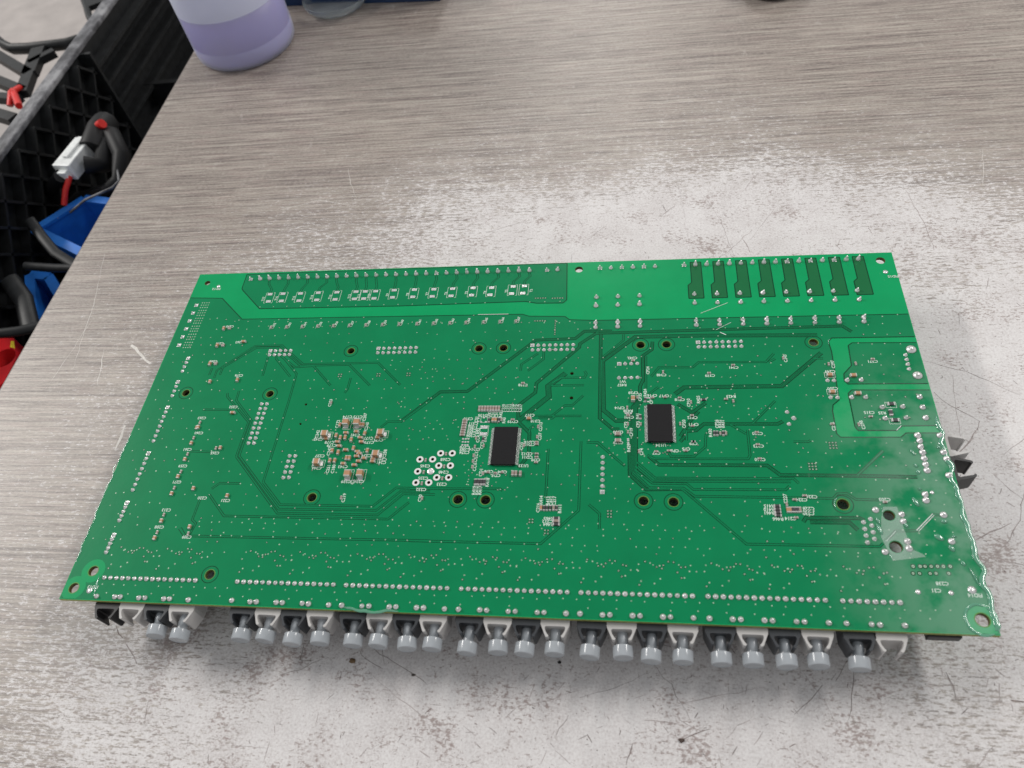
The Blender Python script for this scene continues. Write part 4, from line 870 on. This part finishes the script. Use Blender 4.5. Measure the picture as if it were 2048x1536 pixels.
# black socket low on the right of the near edge, and blocks that hold the board off the bench
m = MB(); xa = at(1852, 1270, HB - 2).x; xb = at(1921, 1275, HB - 2).x
m.box(((xa + xb) / 2, 6.4, HB - 2.0), (xb - xa, 14, 3.6)); me = m.mesh('edge_socket', M_black, (xa, 0, HB)); bevel(me, 0.4); link('edge_socket', me, board, (xa, 0, HB))
m = MB()
for i in range(15): m.box((25 + i * 10.2, 150, 10), (9.9, 15, 19.6))
me = m.mesh('terminal_block', M_term, (25, 150, 0)); link('terminal_block', me, board, (25, 150, 0))
m = MB()
for i in range(8): m.box((200 + i * 11.4, 148, 9.7), (11, 17, 19.0))
me = m.mesh('relay_row', M_black, (200, 148, 0)); link('relay_row', me, board, (200, 148, 0))
m = MB(); m.box((300, 62, 9.8), (16, 20, 19.3)); me = m.mesh('inductor_block', M_black, (300, 62, 0)); link('inductor_block', me, board, (300, 62, 0))
m = MB(); m.box((12, 90, 9.8), (10, 60, 19.3)); me = m.mesh('terminal_block', M_black, (12, 90, 0)); link('terminal_block', me, board, (12, 90, 0))

# ---- conformal coating: beads, drops and a torn film
def bead(pts, r, amp, name, seed, closed=False, off=0.0):
    P = []; n = 0
    base = [at(*p) if len(p) == 2 else Vector(p) for p in pts]
    for a, b in zip(base[:-1], base[1:]):
        k = max(2, int((b - a).length / 0.6))
        for i in range(k):
            p = lerp(a, b, i / k); t = n * 0.13; n += 1
            wv = noise.noise(Vector((t, seed, 0))) * amp + noise.noise(Vector((t * 3.1, seed + 5, 0))) * amp * 0.12
            d = (b - a).normalized(); P.append(Vector((p.x - d.y * wv, p.y + d.x * wv, HT + 0.12)))
    rr = [r * (0.75 + 0.5 * noise.noise(Vector((i * 0.11, seed + 9, 0)))) * min(1, 0.25 + i / 6, 0.25 + (len(P) - i) / 6) for i in range(len(P))]
    m = MB(); m.tube(P, [x * 1.25 for x in rr], 14, 0, 0.42); o = part(name, m, M_coat, board); fix_normals(o.data)
bead([(1872, 832), (1899, 935), (1937, 1060), (1972, 1175), (1990, 1240), (2000, 1268)], 0.85, 1.9, 'coating_bead', 2.0)
bead([(263, 868), (240, 915), (208, 990), (170, 1080), (150, 1128)], 0.22, 0.9, 'coating_bead', 8.0)
bead([(198, 1152), (193, 1170), (190, 1188), (184, 1196)], 0.3, 0.8, 'coating_bead', 3.0)
bead([(684, 1213), (722, 1222), (760, 1224), (800, 1222)], 0.5, 0.9, 'coating_bead', 11.0)
bead([(1657, 690), (1656, 682), (1662, 677)], 0.2, 0.3, 'coating_bead', 4.0)
c = at(1965, 1240)
bead([(c.x + 4.9 * math.cos(a), c.y + 4.9 * math.sin(a), HT) for a in [math.radians(d) for d in range(60, 312, 9)]], 0.5, 0.3, 'coating_bead', 13.0)
bead([(c.x + 4.3 * math.cos(a), c.y + 4.3 * math.sin(a), HT) for a in [math.radians(d) for d in range(-50, 70, 9)]], 0.6, 0.3, 'coating_bead', 17.0)
c = at(1686, 1009); bead([(c.x + 2.9 * math.cos(a), c.y + 2.9 * math.sin(a), HT) for a in [math.radians(d) for d in range(120, 215, 9)]], 0.2, 0.1, 'coating_bead', 19.0)
m = MB()
for u, v, a, b, r in [(1831, 1004, .6, 1.5, .4), (1756, 1042, .4, 1.2, .3), (1759, 1059, .5, 1.8, .25), (1878, 1075, 1.2, .8, -.6), (1888, 1043, .8, .6, 0), (1903, 1097, .6, 1.0, .5), (1825, 905, .4, 1.2, .4), (1831, 931, .4, .8, .3), (1836, 944, .6, .8, 0), (1926, 1127, .5, .8, .4), (1948, 1153, .25, 2.6, .25), (1812, 1051, .5, .8, .4), (1908, 1073, .5, .4, 0), (1877, 895, .5, .5, 0), (1839, 978, .35, .5, 0)]:
    p = at(u, v); m.lathe([(1.0, 0), (.93, .25), (.7, .5), (.4, .65), (0.01, .7)], 14, (p.x, p.y, HT + 0.08), 0, True, M=Matrix.Rotation(r, 3, 'Z') @ Matrix.Diagonal((a * 1.35, b * 1.25, 0.7)))
part('coating_drops', m, M_coat, board)
fl = [(1766, 1014), (1762, 1040), (1762, 1075), (1774, 1098), (1785, 1122), (1852, 1114), (1845, 1108), (1826, 1100), (1812, 1070), (1803, 1045), (1794, 1014)]
P = [at(*p) for p in fl]; hs = [circ(at(1778, 1031), 2.1, 20), circ(at(1792, 1094), 2.3, 20)]
me = flat_from_loops('film_patch', [[(p.x, p.y) for p in P]] + hs, 0.03, [M_tape]); link('film_patch', me, board, (0, 0, HT + 0.16))
bead([(1766, 1075), (1774, 1092)], 0.14, 0.2, 'coating_bead', 21.0); bead([(1777, 1098), (1783, 1121)], 0.14, 0.2, 'coating_bead', 23.0); bead([(1765, 1018), (1763, 1028)], 0.3, 0.3, 'coating_bead', 29.0)
m = MB()
for a, b, w in [((1833, 1061), (1865, 1028), .22), ((1837, 1063), (1868, 1031), .16), ((1793, 861), (1802, 852), .22), ((956, 629.5), (1017, 628.5), .2), ((1401, 627), (1455, 606), .14), ((1772, 1083), (1791, 1063), .14), ((1432, 660), (1462, 645), .12), ((1440, 665), (1452, 670), .3)]:
    m.ribbon([at(*a), at(*b)], w, HT + 0.17)
part('surface_scratches', m, plain('white_scratch', (0.8, 0.85, 0.82), 0.3), board)

# ------------------------------------------------------------------ things standing on the bench
# bottle with purple liquid
bc = at(492, 147, 0) + Vector((0, 35.5, 0)); bc.x = at(484, 110, 0).x + 1; bc.z = 0
bottle = thing('bottle', 'translucent plastic bottle half filled with purple liquid at the far left of the bench', 'bottle', bc)
def bmat():
    t = NT('milky_bottle_plastic'); tr_ = t.n('ShaderNodeBsdfTransparent'); tl = t.n('ShaderNodeBsdfTranslucent'); tl.inputs[0].default_value = (0.82, 0.85, 0.93, 1)
    t.p.inputs['Base Color'].default_value = (0.74, 0.78, 0.86, 1); t.p.inputs['Roughness'].default_value = 0.42
    m1 = t.n('ShaderNodeMixShader'); m1.inputs[0].default_value = 0.35; t.l(t.p.outputs[0], m1.inputs[1]); t.l(tl.outputs[0], m1.inputs[2])
    f = t.noise(t.coord(), 25, 2); m2 = t.n('ShaderNodeMixShader'); t.l(t.math('ADD', t.math('MULTIPLY', f, 0.1), 0.08), m2.inputs[0])
    t.l(m1.outputs[0], m2.inputs[1]); t.l(tr_.outputs[0], m2.inputs[2]); t.l(m2.outputs[0], t.out.inputs[0]); return t.m
M_bot = bmat()
M_liq = plain('purple_liquid', (0.29, 0.23, 0.62), 0.35, vs=20, var=0.05)
M_liq.node_tree.nodes['Principled BSDF'].inputs['Subsurface Weight'].default_value = 0.3
M_botl = M_bot.copy(); M_botl.name = 'tinted_bottle_plastic'
for n_ in M_botl.node_tree.nodes:
    if n_.type == 'MATH' and n_.operation == 'ADD': n_.inputs[1].default_value = 0.42
m = MB(); R0 = 35.5; LV = 36.0
m.lathe([(0.1, 0), (R0 - 6, 0), (R0 - 2.4, 0.8), (R0 - 0.6, 3.0), (R0, 6.5), (R0, 13), (R0 - 0.35, 13.6), (R0, 14.2), (R0, LV)], 64, bc)
part('bottle_wall_filled', m, M_botl, bottle)
m = MB(); m.lathe([(R0, LV), (R0, 120), (R0 - 6, 138), (16, 150), (13, 156), (13, 172)], 64, bc)
part('bottle_wall_empty', m, M_bot, bottle)
m = MB(); m.lathe([(0.1, 1.0), (R0 - 6.5, 1.0), (R0 - 3, 2.0), (R0 - 1.0, 6.5), (R0 - 0.8, LV - 0.1), (0.1, LV)], 64, bc); part('liquid', m, M_liq, bottle)
m = MB(); m.lathe([(13.6, 158), (15, 158), (15, 178), (0.1, 178.5)], 40, bc); part('cap', m, M_light, bottle)
# glass dish
gp = at(672, 40, 0) + Vector((-3, 20, 0))
dish = MB(); dish.lathe([(0.1, 0.5), (17, 0.5), (21, 1.6), (23.5, 4.5), (24.2, 8), (23.6, 8), (22.4, 4.8), (20, 2.4), (0.1, 2.2)], 48)
def glass():
    t = NT('clear_glass'); t.p.inputs['Base Color'].default_value = (0.86, 0.92, 0.95, 1); t.p.inputs['Roughness'].default_value = 0.06; t.p.inputs['Transmission Weight'].default_value = 0.85; t.p.inputs['IOR'].default_value = 1.4
    t.bump(t.noise(t.coord(), 60, 2), 0.1, 0.0005); return t.m
o = link('glass_dish', dish.mesh('glass_dish', glass()), None, (gp.x, gp.y, 0)); tag(o, 'clear shallow glass dish standing right of the purple bottle', 'dish'); fix_normals(o.data)
# blue tray whose near wall just shows along the top of the picture
bp = at(540, 14, 0); bq = at(880, 3, 0); dv = (bq - bp).normalized(); nv_ = Vector((-dv.y, dv.x, 0))
tray = thing('blue_tray', 'dark blue plastic tray along the top edge behind the glass dish', 'tray', (bp.x, bp.y, 0))
m = MB(); up = Vector((0, 0, 1)); A0 = bp + nv_ * 2 + up * 14; A1 = bq + nv_ * 2 + up * 14; B0 = A0 + nv_ * 160; B1 = A1 + nv_ * 160
for a, b in ((A0, A1), (B0, B1), (A0, B0), (A1, B1)):
    m = MB(); m.bar(a, b, 3, 27.6); part('tray_wall', m, M_blued, tray)
m = MB(); m.bar(A0 + nv_ * 80 - up * 12, A1 + nv_ * 80 - up * 12, 158, 2.5); part('tray_floor', m, M_blued, tray)
m = MB(); m.bar(A0 + up * 15 - dv * 3, A1 + up * 15 + dv * 3, 8, 3); part('tray_rim', m, M_blued, tray)
# round black base at the top right
kp = at(1553, 11, 0) + Vector((0, 25, 0)); knob = MB(); knob.lathe([(0.1, 0), (18, 0), (20.5, 1.5), (21, 5), (19.5, 13), (14, 20), (0.1, 23)], 40)
o = link('black_knob', knob.mesh('black_knob', M_black), None, (kp.x, kp.y, 0)); tag(o, 'round black object cut off by the top edge, right of centre', 'knob')
# crumbs on the bench
for (u, v, s, lab, mt) in [(705, 1322, (2.6, 1.7, .7), 'brown crumb lying below the row of plugs, left of centre', plain('brown_crumb', (0.16, 0.10, 0.05), 0.8)), (1363, 1481, (1.8, 1.3, .8), 'small dark crumb near the bottom edge of the bench', plain('dark_crumb', (0.08, 0.055, 0.045), 0.8)), (1119, 1325, (1.2, 1.0, .6), 'tiny black crumb under the plugs near the middle', M_black), (827, 1350, (1.5, .9, .5), 'small flat dark crumb below the left plugs', plain('flat_crumb', (0.07, 0.06, 0.05), 0.8))]:
    p = at(u, v, 0); bm = bmesh.new(); bmesh.ops.create_icosphere(bm, subdivisions=2, radius=0.5)
    for vv in bm.verts:
        k = 1 + noise.noise(vv.co * 3 + Vector((u, 0, 0))) * 0.6; vv.co = Vector((vv.co.x * s[0] * k, vv.co.y * s[1] * k, max(0, vv.co.z * s[2] * k + s[2] * .4))) * MM
    me = bpy.data.meshes.new('crumb'); bm.to_mesh(me); bm.free(); me.materials.append(mt); o = link('crumb', me, None, (p.x, p.y, 0.02)); tag(o, lab, 'crumb', 'crumbs lying on the bench')

# ------------------------------------------------------------------ left of the bench: floor, crates and what is in them
m = MB(); m.add([(-3000, -2000, -520), (3000, -2000, -520), (3000, 5000, -520), (-3000, 5000, -520)], [(0, 1, 2, 3)]); o = link('floor', m.mesh('floor', M_floor), None); o['kind'] = 'structure'
XR = -246.0; ZR = -30.0
crate = thing('storage_crate', 'black ribbed plastic crate with scuffed grey rim beside the bench', 'crate', (XR, 300, -210))
m = MB(); m.box((XR - 4, 320, ZR - 2), (12, 900, 4)); me_r = part('rim', m, M_rim, crate); bevel(me_r.data, 1.2)
m = MB(); m.box((XR - 3, 320, ZR - 94), (3, 880, 179.5)); part('wall', m, M_crate, crate)
ys = atx(205, 190, XR).y
# diagonal lattice ribs on the nearer part of the wall, straight ribs beyond
n_ = 0
for s in (-1, 1):
    k = -30
    while k < 40:
        pts = []
        y0 = 30 + k * 27.0
        zt, zb = ZR - 5, ZR - 120
        a = (y0, zt); b = (y0 + s * (zt - zb), zb)
        # clip to 60..ys
        def clip(a, b, lo, hi):
            (ya, za), (yb, zb_) = a, b
            t0, t1 = 0.0, 1.0; d = yb - ya
            if abs(d) < 1e-6: return None
            for lim, sg in ((lo, 1), (hi, -1)):
                t = (lim - ya) / d
                if (d > 0) == (sg > 0): t0 = max(t0, t)
                else: t1 = min(t1, t)
            if t0 >= t1: return None
            return (ya + d * t0, za + (zb_ - za) * t0), (ya + d * t1, za + (zb_ - za) * t1)
        r = clip(a, b, 150, ys)
        if r:
            mb_ = MB(); (ya, za), (yb, zb2) = r; mb_.bar((XR + 3.2, ya, za), (XR + 3.2, yb, zb2), 2.0, 9, up=(1, 0, 0)); part('rib', mb_, M_crate, crate); n_ += 1
        k += 1
for zz in (-48, -64, -82, -102, -124):
    mb_ = MB(); mb_.bar((XR + 4, ys + 4, zz), (XR + 4, 740, zz), 3, 12, up=(1, 0, 0)); part('rib', mb_, M_crate, crate)
    mb_ = MB(); mb_.bar((XR + 4, -100, zz), (XR + 4, 146, zz), 3, 12, up=(1, 0, 0)); part('rib', mb_, M_crate, crate)
for yy_ in (148, ys + 2):
    mb_ = MB(); mb_.bar((XR + 4.2, yy_, ZR - 4), (XR + 4.2, yy_, ZR - 170), 3, 13, up=(1, 0, 0)); part('rib', mb_, M_crate, crate)
# floor lattice of the crate
mb_ = MB(); k = 0
for i in range(60):
    y = -100 + i * 14.0; mb_.bar((XR, y, -205), (-60, y + 60, -205), 3.2, 8); mb_.bar((XR, y + 60, -206), (-60, y, -206), 3.2, 8)
part('floor_grid', mb_, M_crate, crate)
for y in (-100, 120, 330, 540, 740): mb_ = MB(); mb_.box((XR / 2 - 30, y, -150), (-XR - 62, 6, 100)); part('cross_wall', mb_, M_crate, crate)
# black curved divider bars seen over the bins
def P3(u, v, z): return at(u, v, z)
m = MB(); m.tube([P3(60, 440, -60), P3(85, 475, -62), P3(110, 505, -66), P3(150, 530, -70), P3(210, 545, -72)], 3.8, 10, 0, 0.5); m.tube([P3(50, 532, -66), P3(110, 536, -70), P3(200, 538, -72)], 3.0, 8)
m.tube([P3(-10, 668, -60), P3(40, 662, -62), P3(90, 650, -66)], 3.2, 8); m.tube([P3(20, 560, -70), P3(48, 600, -72), P3(62, 660, -76)], 6.5, 10, 0, 0.6)
o = link('cable_strap', m.mesh('cable_strap', M_crate, P3(100, 530, -70)), None, P3(100, 530, -70)); tag(o, 'black bent plastic strap crossing over the blue bins', 'strap')
def open_bin(name, P, h, mat, label, cat):           # P: four top-rim corners (world mm)
    base = sum((p for p in P), Vector()) / 4; o = thing(name, label, cat, (base.x, base.y, base.z - h))
    m = MB()
    for i in range(4):
        a = P[i]; b = P[(i + 1) % 4]; d = (b - a).normalized(); n = Vector((d.y, -d.x, 0))
        inn = (base - (a + b) / 2); n = n if n.dot(inn) > 0 else -n
        vs = [a, b, b + n * 2.5, a + n * 2.5]; lo = [v - Vector((0, 0, h)) + (base - v) * Vector((1, 1, 0)).length * 0.05 * 0 for v in vs]
        m.add(vs + lo, [(0, 1, 2, 3), (7, 6, 5, 4), (0, 4, 5, 1), (1, 5, 6, 2), (2, 6, 7, 3), (3, 7, 4, 0)])
    part('bin_walls', m, mat, o); m = MB(); lo = [p - Vector((0, 0, h - 1)) for p in P]; m.add(lo, [(0, 1, 2, 3)]); part('bin_floor', m, mat, o)
    m = MB()
    for i in range(4):
        a = P[i] + Vector((0, 0, 1)); b = P[(i + 1) % 4] + Vector((0, 0, 1)); m.bar(a, b, 7, 2.4)
    part('bin_rim', m, mat, o); return o
z1 = -75
open_bin('parts_bin', [P3(72, 462, z1), P3(170, 400, z1), P3(330, 420, z1), P3(210, 530, z1)], 60, M_blue, 'open blue plastic bin tucked under the bench edge beside the crate wall', 'bin')
z2 = -90
open_bin('parts_bin', [P3(62, 552, z2), P3(100, 556, z2), P3(150, 640, z2), P3(70, 655, z2)], 60, M_blue, 'blue bin below the black strap, nearer the viewer', 'bin')
# red block with a finger hole and yellow label
pr = [P3(-60, 678, -85), P3(28, 676, -85), P3(32, 715, -85), P3(8, 765, -85), P3(-60, 800, -85)]
hc = P3(8, 716, -85)
me = flat_from_loops('red_block', [[(p.x, p.y) for p in pr], circ(hc, 8, 20)], 9, [M_red]); o = link('red_block', me, None, (0, 0, -94)); tag(o, 'red plastic block with a round hole at the left edge', 'block')
m = MB(); a = P3(22, 682, -84.5); b = P3(28, 682, -84.5); c = P3(30, 697, -84.5); m.add([a, b, c, P3(20, 694, -84.5)], [(0, 1, 2, 3)]); m2 = link('yellow_sticker', m.mesh('yellow_sticker', M_yel, (0, 0, -94)), o, (0, 0, -94)); WLOC[o.name] = Vector((0, 0, -94))
# power cable with white connector, red sleeve
zc = -56
cable = thing('cable_assembly', 'black cable with white plug housing and red wires hanging in the crate', 'cable', P3(170, 330, -120))
cp = [P3(60, 430, -95), P3(90, 400, -80), P3(100, 372, -72), P3(120, 350, zc)]
m = MB(); m.tube([P3(40, 460, -110), P3(75, 425, -95), P3(95, 385, -82), P3(122, 352, zc)], 5, 10); part('black_sleeve', m, M_cable, cable)
m = MB(); m.tube([P3(195, 262, zc), P3(225, 270, zc + 3), P3(243, 310, zc), P3(242, 360, zc - 12), P3(215, 385, zc - 20), P3(160, 400, zc - 30), P3(120, 440, zc - 40)], 6.5, 12); part('black_cable', m, M_cable, cable)
m = MB(); m.tube([P3(185, 300, zc), P3(200, 262, zc + 4), P3(212, 248, zc)], 10, 12); m.tube([P3(170, 330, zc), P3(205, 330, zc - 4), P3(215, 280, zc)], 7, 10); part('wire_bundle', m, M_cable, cable)
m = MB(); m.tube([P3(140, 352, zc - 2), P3(131, 380, zc - 8), P3(128, 410, zc - 16)], 2.2, 10); m.tube([P3(192, 256, zc + 8), P3(205, 247, zc + 12)], 3.6, 10); part('red_wire', m, M_redw, cable)
# white housing: box aligned along its image direction
a = P3(176, 288, zc); b = P3(130, 345, zc); d = (b - a).normalized(); ctr = (a + b) / 2; ang = math.atan2(d.y, d.x)
m = MB(); L = (b - a).length; m.box((0, 0, 0), (L, 15, 13)); m.box((L / 2 + 2, 0, -1), (5, 9, 8)); m.box((-L * 0.1, 0, 7.4), (L * 0.7, 5, 2.2))
me = m.mesh('white_housing', M_conn); bevel(me, 0.8); o = link('white_housing', me, cable, ctr, rz=ang)
m = MB(); m.tube([P3(95, 395, -84), P3(88, 405, -88), P3(80, 420, -95)], 4.0, 8); part('grey_shield', m, M_conn, cable)
m = MB(); m.tube([P3(40, 175, -66), P3(22, 185, -60), P3(20, 212, -66)], 2.6, 8); m.tube([P3(26, 182, -62), P3(38, 212, -60)], 3.0, 8); o = link('red_wire_loop', m.mesh('red_wire_loop', M_redw, P3(25, 200, -80)), None, P3(25, 200, -80)); tag(o, 'short loop of red wire beyond the grey crate rim', 'wire')
# clear bag edge near the bench
m = MB(); m.tube([P3(235, 340, -60), P3(238, 362, -58), P3(225, 375, -60), P3(170, 400, -64), P3(140, 425, -70)], 0.9, 6); o = link('plastic_strap', m.mesh('plastic_strap', M_rim, P3(200, 380, -60)), None, P3(200, 380, -60)); tag(o, 'thin grey plastic strap curling beside the bench edge', 'strap')
# second crate further left: open frame with a large rounded window, pale panel behind
frame = thing('crate_frame', 'black open-framed crate standing left of the grey rim', 'crate', P3(0, 120, -160))
zf = -70
outline = [(-60, -40), (-40, 60), (-10, 75), (8, 90), (25, 98), (60, 97), (135, 88), (160, 80)]
m = MB(); m.tube([P3(u, v, zf) for u, v in outline], 4.2, 10, 0, 1.3); part('window_frame', m, M_crate, frame)
m = MB(); m.tube([P3(160, -20, zf), P3(172, 10, zf), P3(178, 32, zf), P3(185, 45, zf)], 3.4, 10); part('window_frame', m, M_crate, frame)
m = MB(); m.bar(P3(172, -60, zf), P3(200, 10, zf), 26, 5); part('corner_web', m, M_crate, frame)
for a, b, wd in [((-10, 108), (60, 150), 9), ((-10, 160), (50, 185), 9), ((80, 100), (60, 150), 13), ((60, 150), (45, 190), 11), ((-10, 195), (40, 200), 8), ((60, 130), (110, 105), 7), ((-10, 228), (30, 240), 10)]:
    m = MB(); m.bar(P3(*a, zf), P3(*b, zf), wd, 7); part('strut', m, M_crate, frame)
m = MB(); q = [P3(-80, -80, -200), P3(260, -80, -200), P3(200, 200, -200), P3(-80, 320, -200)]
m.add(q + [p - Vector((0, 0, 12)) for p in q], [(0, 3, 2, 1), (4, 5, 6, 7), (0, 1, 5, 4), (1, 2, 6, 5), (2, 3, 7, 6), (3, 0, 4, 7)]); o = link('pale_board', m.mesh('pale_board', M_panel, q[0]), None, q[0]); fix_normals(o.data); tag(o, 'pale grey laminate panel seen through the black crate frame', 'panel')
